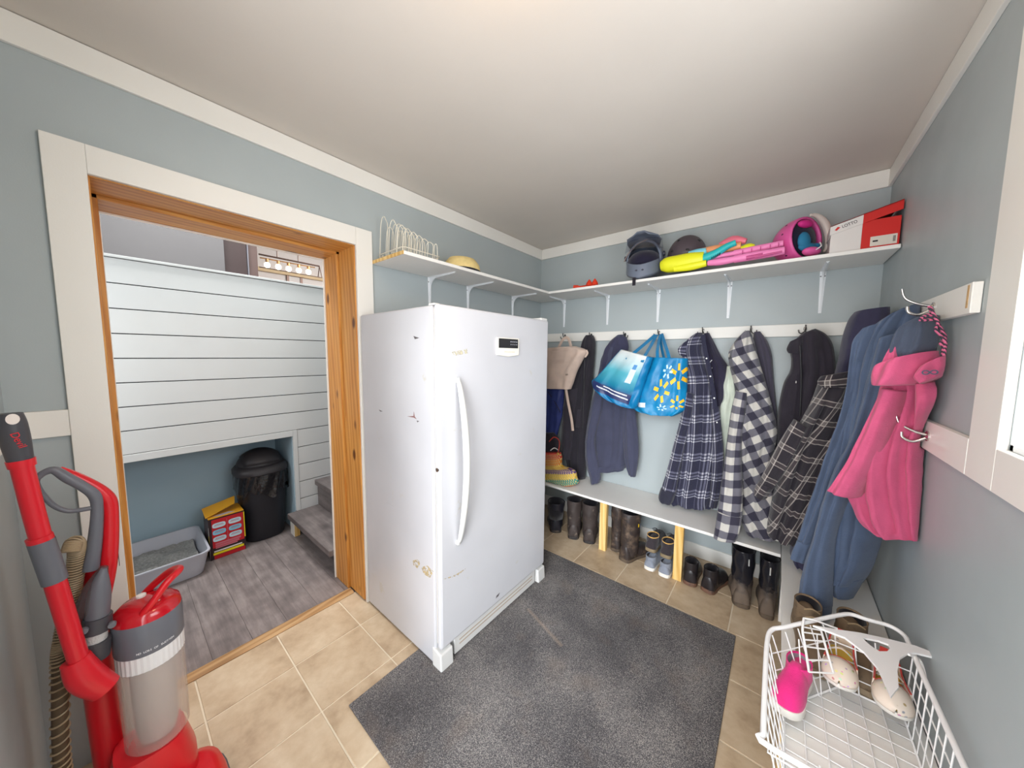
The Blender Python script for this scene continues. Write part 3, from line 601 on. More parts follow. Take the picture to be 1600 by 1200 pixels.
# hooded top behind the navy plaid
t = thing('hoodie', PY(1122, 650, 2.92), 'dark navy hoodie hanging behind the navy and white plaid shirt', 'hoodie')
cloth('hoodie_body', [(1101, 521, 1108, 520), (1102, 535, 1116, 535), (1104, 555, 1126, 555), (1106, 574, 1138, 575), (1110, 600, 1136, 602), (1112, 650, 1132, 650), (1114, 740, 1128, 740)], 2.95, fabric('hoodie_navy', (46, 42, 62)), t, th=.045, fold=.007, kf=2, seed=31)
text('chest_lettering', 'Y', .05, PY(1109, 567, 2.868), (1, 0, 0), (.3, 0, 1), M('print_white', (232, 232, 232), .6), t, .028); text('chest_lettering', "L'", .03, PY(1110, 577, 2.868), (1, 0, 0), (.3, 0, 1), MATS['print_white'], t, .02)
# pale garment
t = thing('cotton_shirt', PY(1136, 720, 2.93), 'pale mint white shirt showing between two plaid shirts', 'shirt')
cloth('shirt_body', R4((572, 1136, 1142), (590, 1133, 1150), (603, 1129, 1153), (622, 1130, 1153), (640, 1122, 1152), (680, 1124, 1150), (720, 1128, 1146)), 2.935, f_mint, t, th=.035, fold=.006, kf=1.6, seed=33)
# navy white plaid
t = thing('plaid_shirt', PY(1080, 790, 2.88), 'navy and white plaid flannel shirt beside the spark printed tote', 'shirt')
cloth('shirt_body', [(1088, 521, 1098, 520), (1074, 533, 1101, 530), (1066, 548, 1104, 547), (1070, 568, 1108, 567), (1075, 592, 1114, 590), (1072, 620, 1118, 620), (1064, 660, 1124, 660), (1056, 700, 1128, 702), (1048, 740, 1126, 744), (1042, 770, 1122, 776), (1050, 785, 1112, 794)], 2.87, m_plaidA, t, th=.075, fold=.012, kf=3, seed=35, creases=[(-.35, -.3, .25, 1., .03, .012), (.1, .2, .2, 1., .025, .010), (.55, .5, .3, .95, .03, .010)])
cloth('sleeve', [(1072, 612, 1084, 616), (1064, 650, 1080, 655), (1054, 690, 1070, 695), (1044, 730, 1062, 735), (1034, 762, 1056, 770)], 2.80, m_plaidA, t, th=.035, fold=.005, kf=1.4, seed=36, back=1)
cloth('cuff', [(1033, 762, 1056, 769), (1029, 776, 1052, 783), (1033, 784, 1048, 788)], 2.795, fabric('dark_cuff', (44, 44, 58)), t, th=.037, fold=.004, kf=1.4, seed=37, back=1)
cloth('collar', [(1066, 538, 1078, 530), (1059, 546, 1076, 546), (1062, 555, 1074, 558)], 2.825, m_plaidA, t, th=.03, fold=.003, kf=1.2, seed=38)
strap('button_placket', [(1098, 523), (1102, 548), (1107, 572), (1113, 605), (1118, 640), (1121, 690)], 2.795, m_plaidA, t, 6, .006)
for x, y in ((1104, 560), (1110, 588), (1116, 622), (1120, 660)): MB().lathe([(.005, 0), (.005, .002)], PY(x, y, 2.789), 10, (0, -1, 0)).build('button', M('pearl_button', (226, 226, 222), .3), t)
cloth('sleeve', [(1112, 640, 1124, 634), (1114, 680, 1128, 676), (1113, 725, 1131, 722), (1111, 765, 1126, 768), (1108, 790, 1120, 794)], 2.815, m_plaidA, t, th=.035, fold=.005, kf=1.4, seed=39, back=1)
# dark coat right of the buffalo check
t = thing('thin_coat', PY(1210, 700, 2.92), 'dark grey coat hanging just behind the buffalo check shirt', 'coat')
cloth('coat_body', [(1178, 519, 1188, 518), (1177, 535, 1199, 533), (1180, 555, 1206, 553), (1184, 575, 1208, 575), (1190, 600, 1210, 600), (1195, 640, 1214, 640), (1200, 700, 1220, 700)], 2.955, fabric('dim_grey', (72, 68, 82)), t, th=.05, fold=.006, kf=1.8, seed=41)
# buffalo check
t = thing('check_shirt', PY(1165, 830, 2.88), 'grey and white buffalo check flannel shirt with hanging sleeve', 'shirt')
cloth('shirt_body', [(1163, 518, 1172, 517), (1150, 532, 1178, 532), (1139, 550, 1183, 552), (1140, 572, 1190, 575), (1147, 600, 1198, 602), (1152, 640, 1208, 640), (1151, 680, 1215, 676), (1150, 720, 1208, 718), (1153, 770, 1212, 772, -.06), (1158, 810, 1222, 817, -.13), (1166, 830, 1224, 838, -.17)], 2.865, m_buff, t, uvrot=.42, th=.085, fold=.010, kf=2.4, seed=43, creases=[(-.1, .3, .1, .6, .03, .012), (-.4, .0, .45, 1., .03, .012), (.5, .2, .5, 1., .03, .012)])
cloth('sleeve', [(1150, 610, 1168, 614), (1143, 640, 1165, 645), (1137, 680, 1160, 683), (1132, 720, 1159, 722, -.06), (1126, 765, 1161, 768, -.13), (1121, 800, 1160, 806, -.20)], 2.80, m_buff, t, th=.045, fold=.004, kf=1.2, seed=44, back=1)
cloth('cuff', [(1121, 798, 1160, 806, .02), (1118, 820, 1156, 830), (1115, 838, 1150, 845)], 2.575, m_buff, t, th=.046, fold=.003, kf=1.2, seed=45, back=1)
cloth('collar', [(1142, 545, 1158, 530), (1138, 556, 1156, 550), (1143, 566, 1152, 562)], 2.83, m_buff, t, th=.03, fold=.003, kf=1.2, seed=47)
# black vest
t = thing('padded_vest', PY(1262, 690, 2.88), 'black sleeveless jacket on the hook nearest the corner', 'vest')
cloth('vest_body', [(1252, 522, 1274, 514), (1244, 530, 1290, 522), (1234, 545, 1300, 536), (1236, 562, 1304, 556), (1234, 580, 1306, 580), (1224, 600, 1308, 605), (1216, 640, 1308, 645), (1214, 690, 1304, 695), (1216, 740, 1296, 745)], 2.89, fabric('vest_black', (50, 45, 54)), t, th=.085, fold=.008, kf=2.2, seed=51, creases=[(-.35, -.3, .1, 1., .03, .010), (.3, .25, .3, 1., .025, .012)])
cloth('collar', [(1234, 534, 1256, 524), (1229, 545, 1254, 540), (1232, 552, 1252, 552)], 2.83, f_blk2, t, th=.03, fold=.003, kf=1.2, seed=52)
strap('zip', [(1250, 540), (1252, 590), (1250, 650)], 2.795, MATS['zip_dark'], t, 2); box('zip_pull', PY(1243, 595, 2.790), PY(1244.5, 599, 2.786), m_iron2, t, .0005)
# deep navy coat in the corner
t = thing('winter_coat', PY(1275, 870, 2.65), 'deep navy coat hanging in the corner behind the windowpane plaid shirt', 'coat')
cloth('coat_body', [(1335, 488, 1390, 481), (1326, 500, 1396, 496), (1317, 525, 1396, 525), (1310, 560, 1390, 565), (1300, 600, 1372, 605), (1290, 650, 1352, 655), (1276, 710, 1340, 715), (1262, 770, 1325, 775, -.02), (1248, 820, 1300, 830, -.06), (1234, 858, 1280, 874, -.12), (1240, 874, 1270, 884, -.14)], 2.68, fabric('corner_navy', (58, 56, 80)), t, th=.09, fold=.010, kf=2.2, seed=55, back=.8)
# windowpane plaid
t = thing('windowpane_shirt', PY(1230, 840, 2.5), 'charcoal windowpane plaid shirt draped next to the blue jacket', 'shirt')
cloth('shirt_body', [(1281, 590, 1336, 580), (1276, 604, 1334, 600), (1266, 630, 1328, 632), (1250, 660, 1318, 662), (1232, 695, 1303, 700), (1218, 735, 1290, 742), (1207, 775, 1274, 782), (1200, 810, 1256, 822), (1198, 828, 1243, 844)], 2.49, m_plaidB, t, uvrot=-.22, th=.10, fold=.012, kf=2.6, seed=57, back=.6, creases=[(-.3, -.25, .25, 1., .035, .012), (.25, .2, .2, 1., .035, .012)])
cloth('sleeve', [(1240, 655, 1262, 668), (1218, 690, 1244, 704), (1200, 725, 1224, 740), (1186, 752, 1208, 764)], 2.42, m_plaidB, t, th=.045, fold=.005, kf=1.4, seed=58, back=1)
cloth('cuff', [(1187, 750, 1209, 762), (1179, 764, 1200, 776), (1178, 772, 1194, 780)], 2.42, m_plaidB, t, th=.047, fold=.004, kf=1.4, seed=59, back=1)
cloth('collar', [(1282, 588, 1334, 579), (1277, 597, 1332, 592), (1284, 605, 1326, 604)], 2.40, m_plaidB, t, th=.035, fold=.005, kf=2, seed=60)
# blue fleece jacket from the right wall hook
DW = (-.55, -.83, 0)
t = thing('fleece_jacket', PY(1330, 930, 2.12), 'large blue fleece jacket hanging from the right wall hook', 'jacket')
cloth('jacket_body', [(1412, 490, 1452, 475), (1385, 502, 1460, 488), (1362, 520, 1458, 515), (1350, 545, 1450, 550), (1345, 590, 1432, 600), (1340, 640, 1420, 650), (1330, 690, 1410, 700), (1318, 740, 1400, 750), (1306, 790, 1388, 800), (1300, 840, 1374, 850), (1300, 880, 1360, 890), (1302, 906, 1345, 912)], 2.22, f_blue, t, th=.09, fold=.012, kf=2.4, seed=61, D=DW, back=.5, creases=[(-.3, -.2, .0, 1., .04, .010), (.25, .3, .0, .9, .035, .010)])
cloth('sleeve', [(1352, 515, 1384, 505), (1338, 532, 1372, 540), (1334, 560, 1360, 570), (1328, 610, 1352, 620), (1314, 660, 1340, 668), (1296, 710, 1324, 716), (1278, 760, 1308, 768), (1262, 805, 1290, 816), (1250, 840, 1276, 852)], 2.20, f_blue, t, th=.05, fold=.006, kf=1.5, seed=62, D=DW, back=1, creases=[(.3, -.2, .25, .6, .02, .008)])
cloth('cuff', [(1249, 842, 1276, 852), (1243, 856, 1270, 868), (1238, 868, 1264, 880)], 2.19, f_blue, t, th=.046, fold=.003, kf=1.5, seed=63, D=DW, back=1)
cloth('sleeve', [(1378, 530, 1412, 520), (1362, 580, 1398, 590), (1346, 640, 1378, 650), (1330, 690, 1358, 696), (1306, 735, 1340, 740), (1290, 780, 1322, 785), (1276, 830, 1304, 834), (1262, 880, 1298, 884), (1253, 925, 1297, 930), (1255, 946, 1296, 950)], 2.13, f_blue, t, th=.05, fold=.006, kf=1.5, seed=64, D=DW, back=1, creases=[(-.5, .4, .30, .36, .015, .006)])
cloth('cuff', [(1255, 944, 1296, 949), (1255, 956, 1295, 960), (1258, 965, 1293, 968)], 2.13, f_blue, t, th=.046, fold=.003, kf=1.5, seed=65, D=DW, back=1)
cloth('cuff', [(1302, 902, 1346, 906), (1301, 918, 1338, 922), (1308, 930, 1330, 936)], 2.20, f_blue, t, th=.05, fold=.003, kf=1.5, seed=66, D=DW, back=1)
# pink jacket
t = thing('softshell_jacket', PY(1410, 840, 1.98), 'rose pink jacket with dark lined hood on the right wall', 'jacket')
cloth('jacket_body', [(1384, 600, 1462, 590), (1376, 625, 1472, 612), (1364, 655, 1466, 648), (1350, 690, 1452, 684), (1336, 725, 1446, 722), (1328, 760, 1450, 765), (1340, 795, 1452, 805), (1356, 818, 1451, 830), (1376, 832, 1449, 843)], 2.04, f_pink, t, th=.075, fold=.012, kf=2., seed=71, D=DW, back=.6, creases=[(-.25, -.45, .05, .95, .05, .008), (.22, .15, .0, .92, .055, .007), (.62, .66, .1, 1., .045, .007)])
cloth('sleeve', [(1384, 606, 1420, 612), (1368, 640, 1404, 650), (1350, 680, 1386, 690), (1330, 720, 1366, 732), (1313, 748, 1350, 760), (1301, 764, 1342, 777)], 1.99, f_pink, t, th=.06, fold=.006, kf=1.3, seed=72, D=DW, back=1)
cloth('hood', [(1392, 565, 1470, 548), (1374, 572, 1474, 560), (1368, 588, 1468, 578), (1370, 600, 1440, 598), (1382, 603, 1420, 602)], 1.95, f_pink, t, th=.07, fold=.007, kf=1.6, seed=73, D=DW, back=1)
cloth('hood_lining', [(1438, 497, 1464, 492), (1420, 510, 1470, 508), (1408, 526, 1472, 524), (1400, 545, 1466, 545), (1404, 560, 1446, 560)], 1.97, f_dgrey, t, th=.065, fold=.008, kf=1.6, seed=74, D=DW, back=1)
cloth('pocket_flap', [(1440, 575, 1478, 556), (1432, 590, 1480, 572), (1440, 600, 1470, 588)], 1.89, f_pink, t, th=.035, fold=.004, kf=1.2, seed=75, D=DW, back=1)
cloth('front_panel', [(1432, 600, 1460, 596), (1432, 640, 1476, 622), (1430, 690, 1452, 670, .08), (1434, 730, 1446, 725, .10), (1436, 780, 1452, 775, .10), (1436, 815, 1451, 838, .10)], 1.95, f_pink, t, th=.04, fold=.004, kf=1.2, seed=76, D=DW, back=1)
cloth('hood_edge', [(1396, 538, 1404, 540), (1389, 552, 1403, 560), (1380, 568, 1402, 576), (1376, 580, 1396, 586)], 1.93, f_pink, t, th=.03, fold=.003, kf=1.2, seed=77, D=DW, back=1)
text('emblem', '\u221e', .035, PY(1453, 582, 1.83), (.9, -.3, .1), (0, 0, 1), f_dgrey, t, .03)
def cordm():
    t = NT('pink_black_cord'); w = t.n('TexWave', Scale=55.0, Distortion=3.0, _bands_direction='DIAGONAL'); t.set(w.inputs['Vector'], t.coord())
    t.base(t.ramp(w.outputs['Fac'], [(.4, rgb(196, 96, 128)), (.55, rgb(50, 44, 56))]), .8); return t.m
m_cord = cordm()
def pxcord(name, pts, Y, r, mat, parent):
    P_ = cr([PY(x, y, Y+(d[0] if d else 0)) for x, y, *d in pts], 6)
    for p in P_: p[0] = min(p[0], WX3-.026)
    MB().tube(P_, r, 8).build(name, mat, parent, smooth=True)
pxcord('hood_cord', [(1452, 478), (1456, 492), (1448, 492), (1438, 500), (1460, 500), (1468, 510), (1474, 520), (1478, 530), (1470, 536), (1476, 545), (1474, 560), (1470, 572), (1462, 585)], 1.90, .004, m_cord, t)
pxcord('hood_cord', [(1454, 480), (1462, 497), (1466, 506), (1462, 515), (1470, 524), (1479, 538), (1483, 555), (1478, 570), (1470, 580)], 1.89, .0035, m_cord, t)
# ---------------------------------------------------------------- small shape helpers
def ell(mb, c, ax, nu=24, nv=14, v0=0., v1=math.pi, cap=True):
    c = np.array(c, float); A, B, C_ = [np.array(a, float) for a in ax]
    rings = []
    for i in range(nv+1):
        v = v0+(v1-v0)*i/nv; s = max(math.sin(v), 1e-4)
        rings.append([c+C_*math.cos(v)+s*(A*math.cos(2*math.pi*j/nu)+B*math.sin(2*math.pi*j/nu)) for j in range(nu)])
    return mb.rings(rings, cap, cap)
def shell(mb, c, ax, k=.9, v1=1.9, nu=28, nv=16):
    c = np.array(c, float); A, B, C_ = [np.array(a, float) for a in ax]; rings = []
    def ring(v, q): s = max(math.sin(v), 1e-4)*q; return [c+C_*math.cos(v)*q+s*(A*math.cos(2*math.pi*j/nu)+B*math.sin(2*math.pi*j/nu)) for j in range(nu)]
    for i in range(nv+1): rings.append(ring(v1*i/nv, 1.))
    for i in range(nv, -1, -1): rings.append(ring(v1*i/nv, k))
    return mb.rings(rings, True, True)
def unit(v): v = np.array(v, float); return v/np.linalg.norm(v)
# ---------------------------------------------------------------- on the short shelf: wire rack, straw cap
m_wire = M('cream_coated_wire', (226, 220, 204), .4)
t = thing('plate_rack', (.17, 1.45, SZ1), 'cream wire plate rack on the end of the short shelf', 'wire rack')
z = SZ1+.03; rk = MB(); rk.tube([(.05, 1.345, z), (.27, 1.345, z), (.285, 1.36, z), (.285, 1.57, z), (.27, 1.585, z), (.05, 1.585, z), (.035, 1.57, z), (.035, 1.36, z)], .0024, 6, closed=True)
rk.tube([(.16, 1.34, z-.003), (.16, 1.59, z-.003)], .0022, 6); rk.build('base_frame', m_wire, t, smooth=True)
for x in (.06, .26):
    for y in (1.36, 1.57): MB().tube([(x, y, SZ1+.002), (x, y, z)], .0024, 6).build('foot', m_wire, t)
for i, y in enumerate((1.36, 1.395, 1.43, 1.465, 1.50, 1.535)):
    for xa, h in ((.07, .205-.010*i if i % 2 == 0 else .16), (.16, .165-.010*i), (.24, .12-.008*i)):
        lp = [(xa-.022, y-.012, z-.028), (xa-.020, y-.004, z+h*.7)]+[(xa-.014+.014*(1-math.cos(a)), y-.004+.016*a/math.pi, z+h*.82+h*.18*math.sin(a)) for a in [math.pi*q/6 for q in range(1, 6)]]+[(xa+.020, y+.016, z+h*.7), (xa+.022, y+.006, z-.028)]
        MB().tube(cr(lp, 3), .0021, 6).build('loop', m_wire, t, smooth=True)
MB().tube(cr([(.25, 1.565, z-.02), (.25, 1.567, z+.06), (.255, 1.572, z+.075), (.26, 1.577, z+.06), (.26, 1.58, z-.02)], 4), .0021, 6).build('loop', m_wire, t, smooth=True)
t = thing('straw_cap', (.2, 1.83, SZ1), 'pale yellow straw cap with dark band on the short shelf', 'hat')
hb = MB(); c0 = np.array((.19, 1.83, SZ1))
hb.lathe([(.118, .0), (.120, .018), (.112, .055), (.085, .088), (.04, .100), (.002, .102)], c0, 28, sx=.9, sy=1.05); hb.build('crown', M('straw_yellow', (226, 202, 138), .75, var=.1, vs_=30, bump=.4, bs=260), t, smooth=True)
MB().lathe([(.121, .001), (.1225, .004), (.1225, .017), (.121, .019)], c0, 28, sx=.9, sy=1.05).build('band', f_black, t, smooth=True)
MB().prism([c0+np.array((.05, .09, .004)), c0+np.array((.09, .13, .003)), c0+np.array((.05, .165, .002)), c0+np.array((-.02, .16, .002)), c0+np.array((-.05, .11, .004))], (0, 0, .005)).build('brim', f_black, t, bevel=.001)
# ---------------------------------------------------------------- on the long shelf
t = thing('toy_gripper', (.62, 2.71, SZ1), 'small red orange plastic toy lying flat on the long shelf', 'toy')
m_or = M('red_orange_plastic', (214, 58, 30), .35)
MB().tube(cr([(.515, 2.70, SZ1+.018), (.56, 2.71, SZ1+.014), (.61, 2.71, SZ1+.014), (.70, 2.70, SZ1+.016)], 4), [.016]*4+[.010]*5+[.013]*4, 10).build('bar', m_or, t, smooth=True)
for x in (.645, .69): MB().lathe([(.026, 0), (.022, .02), (.004, .048)], (x, 2.705, SZ1+.012), 12).build('knob', m_or, t, smooth=True)
# full-face helmet
t = thing('motocross_helmet', (1.0, 2.78, SZ1), 'grey full face motocross helmet with peak and clear visor', 'helmet')
m_hg = M('helmet_grey', (108, 116, 132), .3, spec=.6); m_hd = M('helmet_dark', (44, 46, 62), .35); m_in = fabric('helmet_lining', (30, 27, 48))
hc = np.array((1.022, 2.80, SZ1+.15)); fd = unit((.12, -1, -.05)); rd = unit(np.cross(fd, (0, 0, 1))); ud = np.cross(rd, fd)
shell(MB(), hc, (rd*.125, ud*.145, -fd*.15), .9, 2.05).build('shell', m_hg, t, smooth='all')
ell(MB(), hc+fd*.02-ud*.012, (rd*.114, ud*.080, fd*.124)).build('eye_port', m_in, t, smooth='all')
cb_ = []
for i in range(13):
    a = -1.25+2.5*i/12; c_ = hc+fd*.162*math.cos(a)+rd*.120*math.sin(a)+ud*(-.078+.055*(abs(a)/1.25)**1.6)
    cb_.append([c_+unit(c_-hc)*0+q for q in (ud*.030-fd*.012, ud*.030+fd*.002, -ud*.055+fd*.012, -ud*.062-fd*.012)])
MB().rings(cb_).build('chin_bar', m_hg, t, smooth=True, bevel=.004)
for s_ in (-.02, .02): MB().prism([hc+fd*.1685-ud*.085+rd*(s_-.008), hc+fd*.1685-ud*.080+rd*(s_+.002), hc+fd*.1685-ud*.086+rd*(s_+.012), hc+fd*.1685-ud*.092+rd*(s_)], fd*.0015).build('chin_vent', m_hd, t)
pk_ = [[hc+ud*(h_+dz)+fd*f_+rd*w_*s_ for s_, dz in ((-1, -.022), (-.45, .0), (.45, .0), (1, -.022))] for h_, f_, w_ in ((.105, .0, .09), (.140, .06, .112), (.158, .12, .10), (.160, .175, .05))]
pv = [p for r in pk_ for p in r]; pf = [(i*4+j, i*4+j+1, (i+1)*4+j+1, (i+1)*4+j) for i in range(3) for j in range(3)]
o_ = MB().add(pv, pf).build('peak', m_hg, t, smooth=True, fix=False); md = o_.modifiers.new('solid', 'SOLIDIFY'); md.thickness = .006
m_vis = glassm('smoked_visor', (.62, .64, .70), .12)
vz = []
for i in range(11):
    a = -1.2+2.4*i/10; c_ = lambda hh, k_: hc+fd*(.158*k_*math.cos(a))+rd*.134*k_*math.sin(a)+ud*hh
    vz.append((c_(.055, 1.), c_(.125, .93)))
vv = [p for r in vz for p in r]; MB().add(vv, [(2*i, 2*i+1, 2*i+3, 2*i+2) for i in range(10)]).build('visor', m_vis, t, smooth=True, fix=False)
MB().tube(cr([hc+ud*.118+fd*.11-rd*.03, hc+ud*.09+fd*.128+rd*.03, hc+ud*.04+fd*.115+rd*.09, hc+ud*.005+fd*.07+rd*.125], 5), .0065, 8, flat=.5).build('visor_edge', M('dusty_rose_trim', (170, 148, 144), .5), t, smooth=True)
ell(MB(), hc-ud*.02+fd*.105, (rd*.05, ud*.028, fd*.03), 14, 8).build('nose_guard', M('nose_guard_plum', (62, 40, 62), .6), t, smooth='all')
for s_ in (-1, 1): MB().lathe([(.018, 0), (.016, .01), (.004, .012)], hc+rd*.122*s_+ud*.03+fd*.03, 14, rd*s_).build('visor_pivot', m_hd, t, smooth=True)
MB().box((.995, 2.640, SZ1-.04), (1.015, 2.645, SZ1+.012)).build('chin_strap', f_black, t)
# skate helmet
t = thing('skate_helmet', (1.27, 2.84, SZ1), 'dark brown grey round skate helmet behind the yellow blaster', 'helmet')
sc = np.array((1.272, 2.866, SZ1+.155)); fd = unit((.25, -1, .25)); rd = unit(np.cross(fd, (0, 0, 1))); ud = np.cross(rd, fd)
m_sk = M('matt_umber', (82, 72, 78), .45, var=.05)
ell(MB(), sc, (rd*.118, fd*.128, ud*.135), 28, 12, 0, math.pi*.62).build('shell', m_sk, t, smooth='all')
for a, b in ((-.062, .05), (.05, .065), (.0, -.02), (-.085, -.02), (.085, 0)):
    q = sc+rd*a+ud*b+fd*(.129*math.sqrt(max(0, 1-(a/.118)**2-(b/.135)**2))-.004); ell(MB(), q, (rd*.012+ud*.003, ud*.008, fd*.006), 12, 6).build('vent', m_black, t, smooth='all')
strap('chin_strap', [(1062, 404), (1075, 400), (1092, 402)], 2.73, f_black, t, 3)
# blasters
def pt(path, Y, rpx, name, mat, parent, n=12, flat=1., sub=4, dY=None):
    P_ = cr([list(PY(x, y, Y+(dY[i] if dY else 0)))+[r] for i, ((x, y), r) in enumerate(zip(path, rpx))], sub)
    rr = [p[3]*((p[:3]-CAM)@FW)/F for p in P_]
    return MB().tube([p[:3] for p in P_], rr, n, flat=flat).build(name, mat, parent, smooth=True)
m_yel = M('neon_yellow_plastic', (236, 236, 40), .4); m_teal = M('teal_plastic', (36, 182, 184), .4); m_cor = M('coral_pink_plastic', (238, 120, 140), .4); m_pk = M('bubblegum_pink_plastic', (240, 136, 190), .4); m_pk2 = M('dark_pink_plastic', (196, 80, 136), .4); m_sal = M('salmon_orange_plastic', (238, 160, 110), .4)
t = thing('water_blaster', (1.35, 2.72, SZ1), 'neon yellow and teal water blaster in front of the skate helmet', 'toy blaster')
pt([(1033, 416), (1042, 414), (1056, 412), (1080, 408), (1100, 405)], 2.715, [7, 11, 12, 12.5, 11], 'tank', m_yel, t, flat=1.05)
pt([(1054, 420), (1080, 416), (1104, 411)], 2.69, [5, 6.5, 5], 'trigger_guard', m_yel, t); pt([(1076, 398), (1090, 396), (1104, 392)], 2.72, [5, 7, 5], 'collar', M('sky_blue_plastic', (130, 206, 222), .4), t)
pt([(1086, 406), (1104, 402), (1120, 395), (1136, 385), (1150, 379)], 2.70, [5, 6.5, 6, 5, 4.5], 'pump', m_teal, t); pt([(1096, 394), (1125, 389), (1158, 384)], 2.74, [6, 7, 6], 'barrel', m_sal, t); pt([(1126, 386), (1146, 376), (1166, 377)], 2.76, [7, 7.5, 4], 'front_cowl', m_cor, t)
pt([(1158, 390), (1170, 387), (1179, 386)], 2.73, [5, 6.5, 4], 'nozzle', m_yel, t)
for i in range(5): pt([(1112+3*i, 404-1.2*i), (1113+3*i, 400-1.2*i)], 2.685, [.8, .8], 'grip_ridge', m_hd, t, 6)
t = thing('foam_blaster', (1.6, 2.69, SZ1), 'long bubblegum pink toy blaster reaching to the pink helmet', 'toy blaster')
pt([(1106, 411), (1125, 409), (1147, 405)], 2.69, [4, 5.5, 5], 'stock', m_pk, t); pt([(1112, 403), (1130, 399), (1147, 396)], 2.71, [3, 3.5, 4], 'stock', m_pk, t)
pt([(1147, 405), (1175, 400), (1200, 396), (1226, 391)], 2.69, [6, 6.5, 6.5, 6], 'receiver', m_pk, t); pt([(1147, 396), (1175, 390), (1200, 385), (1224, 380)], 2.71, [5, 5, 5, 5], 'barrel', m_pk, t); pt([(1166, 403), (1192, 398)], 2.672, [3, 3], 'magazine', m_pk2, t); pt([(1180, 402), (1222, 393)], 2.66, [1.6, 1.6], 'rail', m_pk2, t)
for x in (1160, 1174, 1188, 1203, 1216): pt([(x, 397-.21*(x-1160)), (x+.5, 391-.21*(x-1160))], 2.668, [.7, .7], 'rib', m_pk2, t, 6)
# pink helmet
t = thing('child_helmet', (1.86, 2.79, SZ1), 'pink child helmet on its side with blue padding beside shoe box', 'helmet')
m_hp = M('helmet_pink', (222, 92, 160), .35); m_hb = M('padding_blue', (38, 118, 156), .7)
pc = np.array((1.848, 2.80, SZ1+.122)); fd = unit((1.0, -.85, .10)); rd = unit(np.cross(fd, (0, 0, 1))); ud = np.cross(rd, fd)
shell(MB(), pc, (rd*.105, ud*.118, -fd*.135), .9, 1.85).build('shell', m_hp, t, smooth='all')
ell(MB(), pc-fd*.02, (rd*.093, ud*.105, fd*.075)).build('lining', m_in, t, smooth='all')
for a, b, c_, e in ((.045, -.03, .036, .05), (.02, -.06, .06, .024), (-.03, -.055, .03, .02)): ell(MB(), pc+rd*a+ud*b+fd*.058, (rd*c_, ud*e, fd*.02), 16, 8).build('padding', m_hb, t, smooth='all')
ell(MB(), pc+rd*.03+ud*.065+fd*.052, (rd*.045, ud*.02, fd*.02), 16, 8).build('padding', M('padding_magenta', (206, 40, 130), .7), t, smooth='all')
for s_, q in ((1, .035), (1, .012), (1, -.012), (1, -.035)): ell(MB(), pc+rd*.1015*math.cos(q*22)+ud*.112*math.sin(q*22)-fd*.012, (rd*.004, ud*.008, fd*.008), 10, 6).build('vent', M('vent_purple', (70, 24, 60), .6), t, smooth='all')
jp = [pc+fd*.04-rd*.10*math.cos(a)+ud*.112*math.sin(a) for a in [math.radians(100-i*11) for i in range(14)]]
MB().tube([p-rd*.010+fd*.02 for p in jp], [.006+.012*math.sin(math.pi*i/13) for i in range(14)], 10).build('visor_frame', M('pale_plastic', (214, 204, 196), .4), t, smooth=True)
MB().tube(cr([pc+fd*.10-ud*.05, pc+fd*.115-ud*.075+rd*.012, pc+fd*.10-ud*.092+rd*.03], 5), .003, 8).build('strap_buckle', M('print_white2', (236, 232, 230), .5), t, smooth=True)
ell(MB(), pc+rd*.02-ud*.088+fd*.075, (rd*.05, ud*.022, fd*.03), 16, 8).build('chin_guard', m_hp, t, smooth='all')
# shoe box
t = thing('shoe_box', (2.08, 2.8, SZ1), 'red and white shoe box with lifted lid at the shelf end', 'box')
m_red = M('carton_red', (204, 32, 26), .5, var=.03); m_wht = M('carton_white', (222, 216, 212), .5); bx0, bx1, by0, by1 = 1.962, 2.192, 2.672, 2.95
bz = SZ1+.001; sp0 = 2.070
def wallbox(a, b, mat, nm): box(nm, a, b, mat, t, .0008)
wallbox((bx0, by0, bz), (sp0, by0+.003, bz+.124), m_wht, 'front_panel'); wallbox((sp0, by0, bz), (bx1, by0+.003, bz+.130), m_red, 'front_panel')
wallbox((bx0, by1-.003, bz), (bx1, by1, bz+.11), m_red, 'back_panel'); wallbox((bx0, by0+.003, bz), (bx0+.003, by1-.003, bz+.105), m_wht, 'side_panel'); wallbox((bx1-.003, by0+.003, bz), (bx1, by1-.003, bz+.118), m_red, 'side_panel'); wallbox((bx0+.003, by0+.003, bz), (bx1-.003, by1-.003, bz+.003), m_wht, 'bottom_panel')
def lidq(xa, xb, za, zb, mat, nm, y=by0-.004, th=.003): MB().hexa([(xa, y, za), (xb, y, zb), (xb, y+th, zb), (xa, y+th, za), (xa, y, za+.043), (xb, y, zb+.043), (xb, y+th, zb+.043), (xa, y+th, za+.043)]).build(nm, mat, t)
zl = lambda x: bz+.088+(x-bx0)*.29
lidq(bx0-.004, sp0, zl(bx0), zl(sp0), m_wht, 'lid_front'); lidq(sp0, bx1+.002, zl(sp0), zl(bx1), m_red, 'lid_front')
MB().hexa([(bx0-.004, by0-.004, zl(bx0)+.040), (bx1+.002, by0-.004, zl(bx1)+.040), (bx1+.002, by1, zl(bx1)+.040), (bx0-.004, by1, zl(bx0)+.040), (bx0-.004, by0-.004, zl(bx0)+.0435), (bx1+.002, by0-.004, zl(bx1)+.0435), (bx1+.002, by1, zl(bx1)+.0435), (bx0-.004, by1, zl(bx0)+.0435)]).build('lid_top', m_red, t)
